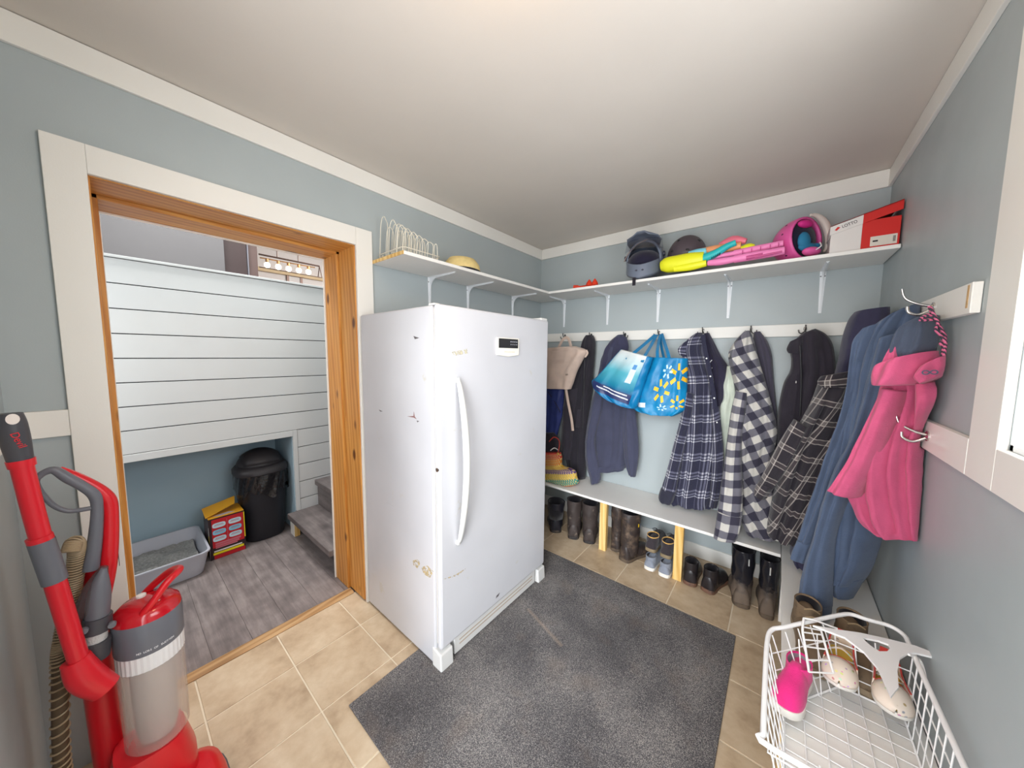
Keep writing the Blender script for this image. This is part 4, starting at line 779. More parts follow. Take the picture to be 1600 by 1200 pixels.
MB().hexa([(bx0-.004, by0-.001, zl(bx0)), (bx0-.001, by0-.001, zl(bx0)), (bx0-.001, by1, zl(bx0)), (bx0-.004, by1, zl(bx0)), (bx0-.004, by0-.001, zl(bx0)+.04), (bx0-.001, by0-.001, zl(bx0)+.04), (bx0-.001, by1, zl(bx0)+.04), (bx0-.004, by1, zl(bx0)+.04)]).build('lid_side', m_wht, t)
text('lettering', 'LOTTO', .02, (2.025, by0-.0048, zl(2.025)+.021), (1, 0, .29), (0, 0, 1), M('ink_black', (36, 34, 36), .6), t, .052)
MB().prism([(1.974, by0-.0045, zl(1.974)+.018), (1.982, by0-.0045, zl(1.982)+.012), (1.994, by0-.0045, zl(1.994)+.022), (1.984, by0-.0045, zl(1.984)+.029)], (0, -.0006, 0)).build('logo_mark', m_red, t)
box('size_label', (2.10, by0-.0012, bz+.008), (2.185, by0, bz+.052), M('label_paper', (214, 206, 194), .6), t, 0); box('label_picture', (2.108, by0-.0018, bz+.027), (2.125, by0-.0012, bz+.034), MATS['ink_black'], t, 0)
for i in range(4): box('label_barcode', (2.172+.0022*i, by0-.0018, bz+.018), (2.1732+.0022*i, by0-.0012, bz+.044), MATS['ink_black'], t, 0)
# ---------------------------------------------------------------- woven bag on the bench
def wovenm():
    t = NT('rainbow_woven_straw'); sp = t.n('SeparateXYZ'); t.set(sp.inputs[0], t.t.nodes.new('ShaderNodeTexCoord').outputs['UV']); v = sp.outputs[1]; u = sp.outputs[0]
    c = t.ramp(v, [(0, rgb(196, 66, 50)), (.16, rgb(206, 120, 40)), (.3, rgb(214, 170, 60)), (.42, rgb(96, 70, 120)), (.56, rgb(212, 178, 70)), (.68, rgb(60, 136, 120)), (.86, rgb(196, 110, 76)), (.94, rgb(176, 150, 110))], 'CONSTANT')
    k = t.math('MULTIPLY', t.math('SINE', t.math('MULTIPLY', u, 130.)), t.math('SINE', t.math('MULTIPLY', v, 60.)))
    t.base(t.mix(t.math('GREATER_THAN', k, .25), c, rgb(206, 178, 120)), .7); t.bump(k, .7, .004); return t.m
t = thing('woven_bag', PZ(875, 760, BZ), 'rainbow striped woven straw bag sitting on the shoe bench', 'bag')
WYB = 2.71
cloth('bag_body', [(842, 708, 875, 708), (842, 716, 877, 716), (842, 728, 878, 728), (842, 733, 897, 735), (842, 745, 901, 746), (850, 754, 903, 755), (862, 759, 892, 760)], WYB, wovenm(), t, th=.06, fold=.002, kf=2, seed=81, norm=True, back=1, n=48)
strap('drawstring', [(858, 690), (866, 683), (874, 690), (872, 708)], WYB, M('red_cord', (176, 60, 50), .7), t, 1.6)
MB().lathe([(.001, -.012), (.011, -.006), (.012, .004), (.001, .012)], PY(872, 709, WYB-.06), 12).build('wood_bead', M('bead_wood', (196, 146, 70), .5), t, smooth=True)
t = thing('dark_pouch', PZ(860, 757, BZ+.1), 'black pouch slumped above the rainbow woven bag', 'bag')
cloth('pouch_body', R4((676, 842, 866), (690, 840, 874), (704, 840, 872), (710, 844, 866)), 2.80, f_black, t, th=.035, fold=.006, kf=1.6, seed=83)
strap('pull_cord', [(860, 704), (866, 700), (872, 703)], 2.755, M('print_white3', (220, 220, 220), .6), t, 1.5)
# ---------------------------------------------------------------- footwear
def footwear(name, label, cat, P, yaw, L, W, H, up, sole, lin, rx=.05, ry=.06, group=None, lean=0., soleh=.022, tread=None, ridges=0, laces=None, tab=None, tabmat=None, trimring=None, toecap=None, pitch=0., back=1.):
    """P heel point on the ground, toe direction (sin yaw, cos yaw)"""
    a = math.radians(yaw); T = np.array((math.sin(a), math.cos(a), 0)); S = np.array((math.cos(a), -math.sin(a), 0)); U = np.array((0, 0, 1.))
    if pitch: T, U = T*math.cos(pitch)+U*math.sin(pitch), U*math.cos(pitch)-T*math.sin(pitch)
    P = np.array((P[0], P[1], P[2] if len(P) > 2 else .001), float)
    W2 = lambda s, y, z: P+S*s+T*y+U*z
    root = thing(name, P+T*L*.4, label, cat, group); h0 = soleh
    tall = H > .14
    def ringat(cy, cz, ty, tz, r1, r2, n=22):
        t_ = unit((0, ty, tz)); nn = np.array((0, -t_[2], t_[1])); out = []
        for j in range(n):
            q = 2*math.pi*j/n; s = r1*math.cos(q); w_ = r2*math.sin(q)
            y = cy+nn[1]*w_; z = cz+nn[2]*w_; out.append((s, y, max(z, h0)))
        return out
    hw = W/2; za = min(.105, H*.62)
    prof_u = [(.0, .22, za*.55), (.012, .52, za*.80), (.04, .70, za*.95), (.10, .76, za*1.05), (.22, .76, za*1.08), (.34, .78, max(za*.92, .07)), (.46, .84, .072), (.60, .95, .062), (.74, 1.0, .056), (.86, .94, .050), (.94, .74, .042), (.985, .42, .032), (1.0, .12, .022)]
    mb = MB(); fr_ = []; n = 24
    for yv, wv, zv in cr(prof_u, 3):
        ring = []
        for j in range(n):
            q = 2*math.pi*j/n; c_, s_ = math.cos(q), math.sin(q)
            ss = hw*wv*math.copysign(abs(c_)**.8, c_); zz = math.copysign(abs(s_)**.85, s_)
            zz = h0+zv*zz if zz > 0 else h0+.004*zz
            ring.append(W2(ss*(1-.12*max(0, s_)), yv*L, zz))
        fr_.append(ring)
    mb.rings(fr_)
    rings = []; z0s = h0+.012
    nsh = 16 if tall else 7
    for i in range(nsh+1):
        f_ = i/nsh; z = z0s+(H-z0s)*f_; k_ = (.90+.02*math.sin(f_*3)) if not tall else (.86+.17*min(1., f_*1.15))
        if ridges and i in (3, 4, 11, 13, 15): k_ *= 1.04
        cy = ry*.98+.004-lean*max(0., z-.10); ring = []
        for j in range(n):
            q = 2*math.pi*j/n; wob = 1+(.03*math.sin(3*q+z*60)+.02*math.sin(5*q-z*40))*(1 if tall else .4)
            ring.append(W2(rx*k_*wob*math.cos(q), cy+ry*k_*wob*math.sin(q)*(1 if math.sin(q) < 0 else 1.08), z))
        rings.append(ring)
    mb.rings(rings, True, False); u_ = mb.build('upper', up, root, smooth='all')
    # rim roll and dark interior
    top = rings[-1]; c_ = np.mean(top, axis=0)
    def scale(ring, k, dz): return [c_+(np.array(p)-c_)*k+U*dz for p in ring]
    dep = min(H*.55, .16)
    MB().rings([top, scale(top, 1.02, .004), scale(top, .96, .006), scale(top, .90, 0)], False, False).build('collar', trimring or up, root, smooth='all')
    MB().rings([scale(top, .90, 0), scale(top, .86, -dep*.5), scale(top, .80, -dep)], False, True).build('lining', lin, root, smooth='all')
    # sole
    ol = []
    prof = [(0, .0), (.008, .34), (.03, .58), (.08, .72), (.18, .78), (.35, .76), (.52, .84), (.68, .99), (.80, 1.0), (.90, .86), (.97, .52), (1.0, 0)]
    k_ = 1.04
    pr_ = cr([(p[0], p[1]) for p in prof], 4)
    sh_ = lambda v: max(v[1], .0)
    ring = [(-sh_(p)*hw*k_, -.006+p[0]*(L+.012)) for p in pr_]+[(sh_(p)*hw*k_, -.006+p[0]*(L+.012)) for p in reversed(pr_[1:-1])]
    ring = [(s, y if y > .02 else max(y, -.006)) for s, y in ring]
    rr = lambda kk, z: [W2(s*kk, L/2+(y-L/2)*kk, z) for s, y in ring]
    MB().rings([rr(.96, 0.), rr(1., .004), rr(1., h0*.8), rr(.985, h0+.003)]).build('sole', sole, root, smooth=True)
    if laces:
        for i in range(4):
            y = L*(.40+.075*i); zt = h0+.105-.017*i if not tall else h0+.13-.02*i
            MB().tube(cr([W2(-.022, y, zt-.008), W2(0, y+.004, zt+.004), W2(.022, y, zt-.008)], 4), .0025, 6).build('lace', laces, root, smooth=True)
    if tab: # pull tab on the heel side / rim
        for s_, y_, z_, dz in tab: MB().tube([W2(s_, y_, z_), W2(s_*1.03, y_-.003, z_-dz)], .006, 8, flat=.5).build('pull_tab', tabmat, root, smooth=True)
    return root
def rubber(name, c, rough, dirt): 
    return M(name, c, rough, var=.12, vs_=20, dirt=dirt, bump=.25, bs=60)
def muddy():
    t = NT('gloss_black_muddy_rubber'); sp = t.n('SeparateXYZ'); t.set(sp.inputs[0], t.coord()); z = t.math('ADD', sp.outputs[2], t.math('MULTIPLY', t.math('SUBTRACT', t.noise(30, 5), .5), .16))
    f = t.ramp(z, [(.09, (1, 1, 1, 1)), (.17, (0, 0, 0, 1))]); t.base(t.mix(f, rgb(30, 30, 36), rgb(104, 90, 78)), t.ramp(z, [(.09, (.8, .8, .8, 1)), (.17, (.16, .16, .16, 1))]), 0, .5); return t.m
m_brn = rubber('worn_dark_leather', (62, 54, 52), .5, ((132, 118, 104), 26, .58, .72)); m_rub = rubber('muddy_rubber', (56, 48, 46), .4, ((112, 94, 78), 16, .5, .7)); m_blk = rubber('black_leather', (38, 34, 36), .35, ((86, 76, 68), 30, .66, .8)); m_tall = muddy(); m_soleb = rubber('black_sole', (46, 42, 42), .7, ((120, 104, 86), 30, .5, .7)); m_solem = rubber('mud_caked_sole', (92, 78, 64), .8, ((60, 52, 46), 24, .5, .7)); m_gum = rubber('brown_gum_sole', (104, 74, 58), .6, ((64, 52, 46), 30, .55, .7))
m_dksn = fabric('dark_sneaker_mesh', (52, 46, 50)); m_orl = fabric('tan_orange_lining', (214, 168, 96)); m_gsn = fabric('grey_canvas', (132, 138, 150)); m_wsole = M('white_rubber_sole', (224, 220, 212), .55, var=.05); m_dkl = fabric('dark_lining', (26, 24, 30)); m_olive = M('olive_sole', (128, 112, 86), .6)
g1 = 'boots and shoes under the bench'
footwear('leather_boot', 'worn dark leather boot nearest the freezer under the bench', 'boot', (.618, 2.605), -24, .28, .112, .30, m_brn, m_soleb, m_dkl, .058, .064, g1)
footwear('leather_boot', 'worn dark leather boot standing against the first bench leg', 'boot', (.742, 2.63), -22, .28, .118, .30, m_brn, m_soleb, m_dkl, .062, .066, g1)
footwear('rubber_boot', 'brown black rubber boot squeezed right behind first bench leg', 'boot', (.937, 2.662), -6, .27, .098, .345, m_rub, m_solem, m_dkl, .050, .064, g1, ridges=1)
footwear('rubber_boot', 'brown black rubber boot with yellow tab and toe turned right', 'boot', (1.024, 2.585), 18, .27, .115, .345, m_rub, m_solem, m_dkl, .061, .070, g1, ridges=1, tab=[(.066, .075, .285, .02)], tabmat=M('yellow_tab', (214, 178, 40), .5))
footwear('canvas_shoe', 'grey canvas shoe with white heel underneath, left of its pair', 'shoe', (1.198, 2.600), 2, .25, .094, .085, m_gsn, m_wsole, m_dkl, .037, .046, g1)
footwear('canvas_shoe', 'grey canvas shoe with white heel underneath, beside second bench leg', 'shoe', (1.294, 2.592), 2, .25, .096, .085, m_gsn, m_wsole, m_dkl, .038, .046, g1)
footwear('trail_sneaker', 'dark sneaker with orange lining stacked on top, left of its pair', 'shoe', (1.190, 2.640, .112), 2, .25, .098, .098, m_dksn, m_olive, m_dkl, .043, .052, g1, laces=m_dkl, trimring=m_orl)
footwear('trail_sneaker', 'dark sneaker with orange lining stacked on top, beside second bench leg', 'shoe', (1.290, 2.632, .112), 2, .25, .098, .098, m_dksn, m_olive, m_dkl, .043, .052, g1, laces=m_dkl, trimring=m_orl)
footwear('ankle_boot', 'black leather ankle boot just right of the second bench leg', 'boot', (1.446, 2.612), -4, .25, .104, .138, m_blk, m_gum, m_dkl, .044, .052, g1, laces=m_dkl)
footwear('ankle_boot', 'black leather ankle boot with its toe turned right', 'boot', (1.540, 2.612), 12, .25, .106, .138, m_blk, m_gum, m_dkl, .044, .052, g1, laces=m_dkl)
m_silver = M('reflective_tab', (226, 226, 222), .25)
footwear('muck_boot', 'tall glossy black muddy rubber boot, left one of its pair', 'boot', (1.720, 2.600), -9, .28, .11, .325, m_tall, m_solem, m_dkl, .057, .066, g1, lean=-.05, tab=[(.02, .006, .300, .035)], tabmat=m_silver)
footwear('muck_boot', 'tall glossy black muddy rubber boot against the bench end', 'boot', (1.836, 2.592), -4, .28, .086, .325, m_tall, m_solem, m_dkl, .045, .060, g1, lean=-.03, tab=[(.0, .004, .300, .04)], tabmat=m_silver)
footwear('rubber_overshoe', 'crumpled black rubber boot beside the freezer under the bench', 'boot', (.462, 2.60), -35, .27, .12, .25, rubber('soft_black_rubber', (34, 34, 42), .3, ((60, 58, 62), 30, .6, .75)), m_soleb, m_dkl, .068, .070, g1, lean=.2)
m_tan = rubber('brown_suede', (120, 100, 78), .7, ((86, 72, 58), 30, .55, .7)); m_tans = rubber('tan_rubber_sole', (140, 122, 98), .7, ((104, 90, 72), 40, .55, .7))
footwear('work_shoe', 'brown suede work shoe on the right bench behind the wire basket', 'shoe', (1.942, 2.09, BZ+.001), 172, .29, .105, .115, m_tan, m_tans, m_dkl, .045, .055, 'work shoes on the right bench', laces=fabric('tan_lace', (150, 128, 96)))
footwear('work_shoe', 'brown suede work shoe beside its pair against the right wall', 'shoe', (2.068, 2.10, BZ+.001), 176, .29, .105, .115, m_tan, m_tans, m_dkl, .045, .055, 'work shoes on the right bench', laces=MATS['tan_lace'])
# ---------------------------------------------------------------- wire basket on the right bench
m_pcw = M('white_coated_wire', (238, 236, 234), .35)
RZ = .585; bk = thing('wire_basket', (2.0, 1.6, BZ), 'white coated wire basket full of small shoes on the bench', 'basket')
rim = [PZ(1196, 1075, RZ)+np.array((0, -.14, 0)), PZ(1196, 1049, RZ), PZ(1199, 1000, RZ), PZ(1206, 984, RZ), PZ(1225, 980, RZ), PZ(1270, 970, RZ), PZ(1312, 961, RZ), PZ(1330, 960, RZ), PZ(1355, 968, RZ), PZ(1390, 978, RZ), PZ(1412, 992, RZ), PZ(1421, 1008, RZ)]
for p in rim: p[0] = min(p[0], WX3-.012)
x1r = rim[-1][0]; yb = rim[0][1]
rim += [np.array((x1r, rim[-1][1]-.12, RZ)), np.array((x1r, yb+.03, RZ)), np.array((x1r-.02, yb, RZ)), np.array((rim[0][0]+.02, yb-.02, RZ))]
MB().tube(cr(rim+[rim[0]], 4)[:-1], .0062, 10, closed=True).build('rim', m_pcw, bk, smooth=True)
bx_a, bx_b = 1.882, 2.160; ya, yz = yb+.035, 1.80; bzz = BZ+.006
MB().tube([(bx_a, ya, bzz), (bx_b, ya, bzz), (bx_b, yz, bzz), (bx_a+.14, yz, bzz), (bx_a, 1.60, bzz)], .004, 8, closed=True).build('base_frame', m_pcw, bk, smooth=True)
n_ = 12
for i in range(n_+1):
    y = ya+(yz-ya)*i/n_; yt = yb+.02+(1.80-yb-.02)*i/n_
    xl = 1.836+max(0., yt-1.62)*.74; bxa = bx_a+max(0., y-1.60)*.74
    MB().tube([(xl, yt, RZ), (bxa, y, bzz), (bx_b, y, bzz), (x1r-.004, yt, RZ)], .0019, 6).build('wire', m_pcw, bk, smooth=True)
for k_ in range(1, 4):
    f_ = k_/4; z_ = bzz+(RZ-bzz)*f_; xa_ = bx_a+(rim[1][0]-bx_a)*f_; xb_ = bx_b+(x1r-bx_b)*f_
    MB().tube([(xa_, ya-.03*f_, z_), (xb_, ya-.03*f_, z_), (xb_, yz, z_), (xa_+.15, yz, z_), (xa_, 1.61, z_)], .0019, 6, closed=True).build('wire', m_pcw, bk, smooth=True)
for i in range(1, 6):
    x = bx_a+(bx_b-bx_a)*i/6; ye = min(yz, 1.60+(x-bx_a)/.74); MB().tube([(x, ya-.03, RZ), (x, ya, bzz), (x, ye, bzz), (x-.02, ye+.03, RZ-.02)], .0019, 6).build('wire', m_pcw, bk, smooth=True)
# small wire divider standing in the basket
dv = thing('wire_divider', (1.95, 1.75, BZ+.02), 'narrow white wire rack panel leaning inside the basket', 'wire rack', None)
def zp(x, y, Z): return PZ(x, y, Z)
da, db = [zp(1256, 966, .60), zp(1254, 985, .585), zp(1258, 1010, .56), zp(1264, 1050, .53)], [zp(1283, 985, .575), zp(1290, 1010, .555), zp(1302, 1052, .525)]
MB().tube(cr(da, 4), .0032, 8).build('side_wire', m_pcw, dv, smooth=True); MB().tube(cr(db, 4), .0032, 8).build('side_wire', m_pcw, dv, smooth=True); MB().tube([da[0], zp(1270, 968, .60), zp(1308, 982, .58)], .0028, 8).build('top_wire', m_pcw, dv, smooth=True)
A_, B_ = cr(da, 8), cr(db, 8)
for i in range(6):
    f_ = i/5; p = A_[int(6+f_*(len(A_)-7))]; q = B_[int(f_*(len(B_)-1))]; MB().tube([p, q], .0022, 6).build('rung', m_pcw, dv, smooth=True)
# white plastic hanger lying on the basket
hg = thing('plastic_hanger', zp(1385, 1010, RZ+.01), 'white moulded plastic child hanger lying across the basket', 'hanger')
HZ = RZ+.012
outer = [(1270, 978), (1310, 985), (1345, 990), (1390, 1000), (1430, 1010), (1466, 1024), (1471, 1029), (1466, 1030), (1435, 1022), (1420, 1021), (1406, 1030), (1402, 1049), (1404, 1075), (1392, 1090), (1384, 1072), (1372, 1046), (1350, 1020), (1320, 997), (1298, 989)]
hole = [(1348, 999), (1352, 998), (1372, 1002), (1388, 1008), (1391, 1014), (1386, 1019), (1374, 1019), (1360, 1010)]
bmh = bmesh.new()
ov = [bmh.verts.new(tuple(zp(x, y, HZ))) for x, y in outer]; hv = [bmh.verts.new(tuple(zp(x, y, HZ))) for x, y in hole]
ed = [bmh.edges.new((ov[i], ov[(i+1) % len(ov)])) for i in range(len(ov))]+[bmh.edges.new((hv[i], hv[(i+1) % len(hv)])) for i in range(len(hv))]
bmesh.ops.triangle_fill(bmh, use_beauty=True, use_dissolve=False, edges=ed)
me = bpy.data.meshes.new('hanger_plate'); bmh.to_mesh(me); bmh.free(); me.materials.append(m_pcw)
o_ = bpy.data.objects.new('hanger_plate', me); col.objects.link(o_); md = o_.modifiers.new('solid', 'SOLIDIFY'); md.thickness = .006; md.offset = 0; setparent(o_, hg)
MB().tube(cr([zp(1420, 1023, HZ), zp(1436, 1030, HZ-.02), zp(1444, 1050, HZ-.04), zp(1448, 1075, HZ-.05)], 5), .0035, 8).build('wire_hook', m_pcw, hg, smooth=True)
# small shoes in the basket
def floralm():
    t = NT('floral_print_canvas'); vo = t.n('TexVoronoi', Scale=62.0); t.set(vo.inputs['Vector'], t.coord())
    c = t.mix(t.ramp(vo.outputs['Distance'], [(.18, (1, 1, 1, 1)), (.26, (0, 0, 0, 1))]), rgb(236, 226, 212), vo.outputs['Color'])
    c = t.mix(.35, c, rgb(226, 200, 180)); t.base(c, .8); return t.m
m_flo = floralm(); m_yin = fabric('mustard_insole', (214, 178, 60)); m_rb = fabric('red_binding', (206, 66, 56)); m_ppk = fabric('hot_pink', (226, 44, 128))
def sandal(label, P, yaw, L, W, tilt):
    a = math.radians(yaw); T = np.array((math.sin(a)*math.cos(tilt), math.cos(a)*math.cos(tilt), math.sin(tilt))); S = np.array((math.cos(a), -math.sin(a), 0)); U = np.cross(S, T); U = U if U[2] > 0 else -U
    P = np.array(P, float); W2 = lambda s_, y, z: P+S*s_+T*y+U*z; hw = W/2
    root = thing('floral_shoe', P+T*L*.5, label, 'shoe', 'child shoes in the basket')
    pf_ = cr([(0, .0), (.01, .34), (.05, .60), (.14, .74), (.3, .76), (.5, .86), (.68, 1.0), (.82, .98), (.92, .80), (.98, .45), (1.0, 0)], 3)
    half = [(max(v[1], 0.)*hw, v[0]*L) for v in pf_]; ring = [(-x, y) for x, y in half]+[(x, y) for x, y in reversed(half[1:-1])]
    rr = lambda k, z: [W2(x*k, L/2+(y-L/2)*k, z) for x, y in ring]
    MB().rings([rr(.97, 0), rr(1., .003), rr(1., .012), rr(.98, .015)]).build('sole', m_wsole, root, smooth=True)
    MB().rings([rr(.92, .0155), rr(.91, .0175)]).build('insole', m_yin, root, smooth=True)
    hh = lambda y: .048-.020*min(1., y/(L*.30)) if y < L*.62 else .028
    wall = [(x, y) for x, y in ring if y < L*.66]; k0 = [i for i, (x, y) in enumerate(ring) if y < L*.66]
    # order wall points from left front round the heel to right front
    lf = sorted([q for q in wall if q[0] <= 0], key=lambda q: -q[1]); rf = sorted([q for q in wall if q[0] > 0], key=lambda q: q[1]); seq = lf+rf
    vv = []; ff = []
    for x, y in seq: vv += [W2(x, y, .012), W2(x*.97, y+.002, .012+hh(y)*.6), W2(x*.93, y+.004, .012+hh(y))]
    for i in range(len(seq)-1):
        for k in range(2): ff.append((i*3+k, i*3+k+1, (i+1)*3+k+1, (i+1)*3+k))
    o = MB().add(vv, ff).build('heel_quarter', m_flo, root, smooth=True, fix=False); md = o.modifiers.new('solid', 'SOLIDIFY'); md.thickness = .003; md.offset = 0
    MB().tube([W2(x*.93, y+.004, .013+hh(y)) for x, y in seq], .0024, 6).build('binding', m_rb, root, smooth=True)
    cap = []
    for y, x in [(L*.60, .93), (L*.68, 1.), (L*.76, 1.), (L*.84, .96), (L*.91, .82), (L*.96, .58), (L*.985, .30), (L*1.0, .06)]:
        hz = .040 if y < L*.8 else .040-.022*((y-L*.8)/(L*.2)); cap.append([W2(hw*x*math.cos(q), y+.006*math.sin(q), .012+hz*math.sin(q)) for q in [math.pi*k/12 for k in range(13)]])
    cv = [p_ for r in cap for p_ in r]; o = MB().add(cv, [(i*13+k, i*13+k+1, (i+1)*13+k+1, (i+1)*13+k) for i in range(7) for k in range(12)]).build('toe_cap', m_flo, root, smooth=True, fix=False); md = o.modifiers.new('solid', 'SOLIDIFY'); md.thickness = .003; md.offset = 0
    MB().tube(cap[0], .0024, 6).build('binding', m_rb, root, smooth=True)
    MB().box(*[np.array((0, 0, 0)), np.array((0, 0, 0))]) if False else MB().hexa([W2(-.012, -.003, .050), W2(.012, -.003, .050), W2(.012, .004, .050), W2(-.012, .004, .050), W2(-.012, -.006, .072), W2(.012, -.006, .072), W2(.012, 0, .072), W2(-.012, 0, .072)]).build('heel_tab', m_rb, root, bevel=.002)
    MB().tube(cr([W2(-hw*.8, L*.42, .036), W2(0, L*.44, .060), W2(hw*.8, L*.42, .036)], 5), .005, 8, flat=.4).build('strap', m_flo, root, smooth=True)
sandal('floral print child shoe with yellow insole in basket, nearer the wires', (2.03, 1.895, .452), 187, .205, .082, .05)
sandal('floral print child shoe with yellow insole under the hanger', (2.128, 1.885, .452), 183, .205, .080, .05)
footwear('pink_shoe', 'hot pink child shoe at the left side of the basket', 'shoe', (1.925, 1.72, .42), 195, .19, .078, .085, m_ppk, m_wsole, fabric('grey_lining', (150, 146, 150)), .034, .045, 'child shoes in the basket')
# ---------------------------------------------------------------- landing: litter box, carton, bin
t = thing('litter_box', (-1.28, .43, 0), 'pale grey open cat litter pan on the landing floor', 'litter box')
m_pan = M('pale_grey_plastic', (186, 188, 198), .4)
def rrect(x0, x1, y0, y1, z, r, n=5):
    out = []
    for cx, cy, a0 in ((x1-r, y1-r, 0), (x0+r, y1-r, 90), (x0+r, y0+r, 180), (x1-r, y0+r, 270)):
        for i in range(n+1): a = math.radians(a0+90*i/n); out.append((cx+r*math.cos(a), cy+r*math.sin(a), z))
    return out
q = (-1.50, -1.055, .18, .675)
def pr_(e, z, r=.05): return rrect(q[0]-e, q[1]+e, q[2]-e, q[3]+e, z, r)
MB().rings([pr_(0, .004), pr_(.028, .145), pr_(.036, .148), pr_(.036, .156), pr_(.024, .156), pr_(-.002, .016)]).build('pan', m_pan, t, smooth=True)
lt = MB(); nx, ny = 26, 30; rn = random.Random(4)
for i in range(nx+1):
    for j in range(ny+1):
        lt.v.append((q[0]+.006+(q[1]-q[0]-.012)*i/nx, q[2]+.006+(q[3]-q[2]-.012)*j/ny, .050+.012*math.sin(i*.5)*math.cos(j*.4)+.012*rn.random()+.02*(1-i/nx)))
lt.f = [(i*(ny+1)+j, (i+1)*(ny+1)+j, (i+1)*(ny+1)+j+1, i*(ny+1)+j+1) for i in range(nx) for j in range(ny)]
lo = lt.build('litter', M('clay_litter', (150, 150, 148), .95, var=.25, vs_=90, bump=.8, bs=160), t, smooth=True); lo['kind'] = 'stuff'
t = thing('litter_carton', (-1.29, .82, 0), 'red black and yellow litter carton with torn open yellow flap', 'box')
cx0, cx1, cy0, cy1, ch = -1.37, -1.188, .724, .920, .300
m_ck = M('carton_black', (44, 26, 30), .45); m_cr = M('carton_crimson', (190, 28, 38), .45); m_cy = M('carton_yellow', (224, 162, 34), .5, var=.05); m_cy2 = M('print_yellow', (240, 214, 30), .5); m_ov = M('print_pale_blue', (196, 222, 232), .5); m_ov2 = M('print_sky', (130, 196, 222), .5); m_rose = M('print_rose', (196, 106, 120), .5); m_cw = M('print_white4', (226, 222, 220), .5)
box('carton_body', (cx0, cy0, .002), (cx1, cy1, ch), m_ck, t, .001)
FXc = cx1
def pan(y0, y1, z0, z1, mat, nm, e=.0006): box(nm, (FXc-.0002, cy0+y0, z0), (FXc+e, cy0+y1, z1), mat, t, 0)
pan(.016, .190, .085, .290, m_cr, 'printed_panel'); pan(.02, .192, .004, .030, m_cr, 'printed_panel', .0008)
def oval(y, z, a, b, mat):
    MB().prism([(FXc+.0006, cy0+y+a*math.copysign(abs(math.cos(u))**.6, math.cos(u)), z+b*math.copysign(abs(math.sin(u))**.6, math.sin(u))) for u in [2*math.pi*i/20 for i in range(20)]], (.0006, 0, 0)).build('print_badge', mat, t)
for i, z in enumerate((.245, .195, .146)):
    for j, y in enumerate((.055, .142)): oval(y, z, .036, .018, m_ov2 if i == 1 else m_ov); box('print_line', (FXc+.0011, cy0+y-.026, z-.002), (FXc+.0015, cy0+y+.026, z+.002), m_rose, t, 0); box('print_line', (FXc+.0011, cy0+y-.022, z+.006), (FXc+.0015, cy0+y+.022, z+.009), M('print_ink', (120, 130, 150), .5), t, 0)
pan(.0975, .0995, .115, .275, m_rose, 'print_line', .0012)
for k_, (a, b) in enumerate(((.105, .118), (.090, .102), (.078, .087))): pan(.03, .17-.01*k_, a, b, m_rose, 'print_line', .0010)
pan(.02, .175, .055, .064, m_cw, 'print_line', .0010); pan(.016, .185, .034, .050, m_cy2, 'print_line', .0010); pan(.192, .1975, .10, .29, m_cy2, 'print_line', .0010)
MB().hexa([(cx0, cy0, ch), (cx1+.001, cy0, ch), (cx1+.001, cy1, ch), (cx0, cy1, ch), (cx0, cy0, ch+.003), (cx1+.001, cy0, ch+.003), (cx1+.001, cy1, ch+.003), (cx0, cy1, ch+.003)]).build('top_flap', m_cy, t)
MB().hexa([(cx0-.01, cy0-.006, ch+.02), (cx1-.02, cy0-.01, ch+.006), (cx1-.05, cy1-.04, ch+.052), (cx0+.02, cy1-.02, ch+.068), (cx0-.01, cy0-.006, ch+.023), (cx1-.02, cy0-.01, ch+.009), (cx1-.05, cy1-.04, ch+.055), (cx0+.02, cy1-.02, ch+.071)]).build('torn_flap', m_cy, t)
MB().prism([(cx1-.03, cy0+.03, ch+.0035), (cx1-.012, cy0+.06, ch+.0035), (cx1-.02, cy0+.15, ch+.0035), (cx1-.05, cy0+.12, ch+.0035), (cx1-.045, cy0+.06, ch+.0035)], (0, 0, .0008)).build('torn_paper', M('torn_grey', (176, 170, 178), .8, var=.15, vs_=40), t)
for z0, z1, mm in ((.18, .24, m_cw), (.13, .18, m_cy2), (.01, .09, m_cw)): box('side_print', (cx1-.012, cy0-.0006, z0), (cx1-.003, cy0, z1), mm, t, 0)
# swing-lid bin
t = thing('swing_lid_bin', (-1.34, 1.075, 0), 'black swing lid waste bin with shiny bag in the blue niche', 'bin')
m_bin = M('bin_black', (40, 40, 46), .45, var=.05); m_lid = M('bin_lid_black', (50, 47, 50), .5); m_bag = M('bin_bag_gloss', (24, 24, 28), .16, spec=.6, bump=.9, bs=45)
bc = np.array((-1.345, 1.070, 0)); pr = lambda kx, ky, z: [bc+np.array((kx*math.copysign(abs(math.cos(a))**.75, math.cos(a)), ky*math.copysign(abs(math.sin(a))**.75, math.sin(a)), z)) for a in [2*math.pi*i/36 for i in range(36)]]
MB().rings([pr(.118, .125, .004), pr(.124, .131, .012), pr(.150, .160, .50), pr(.156, .166, .52)]).build('bucket', m_bin, t, smooth=True)
bg_ = []; rn = random.Random(9)
for i in range(9):
    f_ = i/8; z = .535-.15*f_; ring = []
    for j in range(72):
        a = 2*math.pi*j/72; wob = .004+.010*f_*abs(math.sin(9*a+3*f_))+.006*math.sin(17*a+5*f_); dz = -.03*f_*math.sin(5*a+1.)-.02*f_*math.sin(13*a)
        ring.append(bc+np.array(((.158+wob)*math.copysign(abs(math.cos(a))**.75, math.cos(a)), (.163+wob*.6)*math.copysign(abs(math.sin(a))**.75, math.sin(a)), z+dz)))
    bg_.append(ring)
MB().rings(bg_, False, False).build('bin_bag', m_bag, t, smooth='all', fix=False)
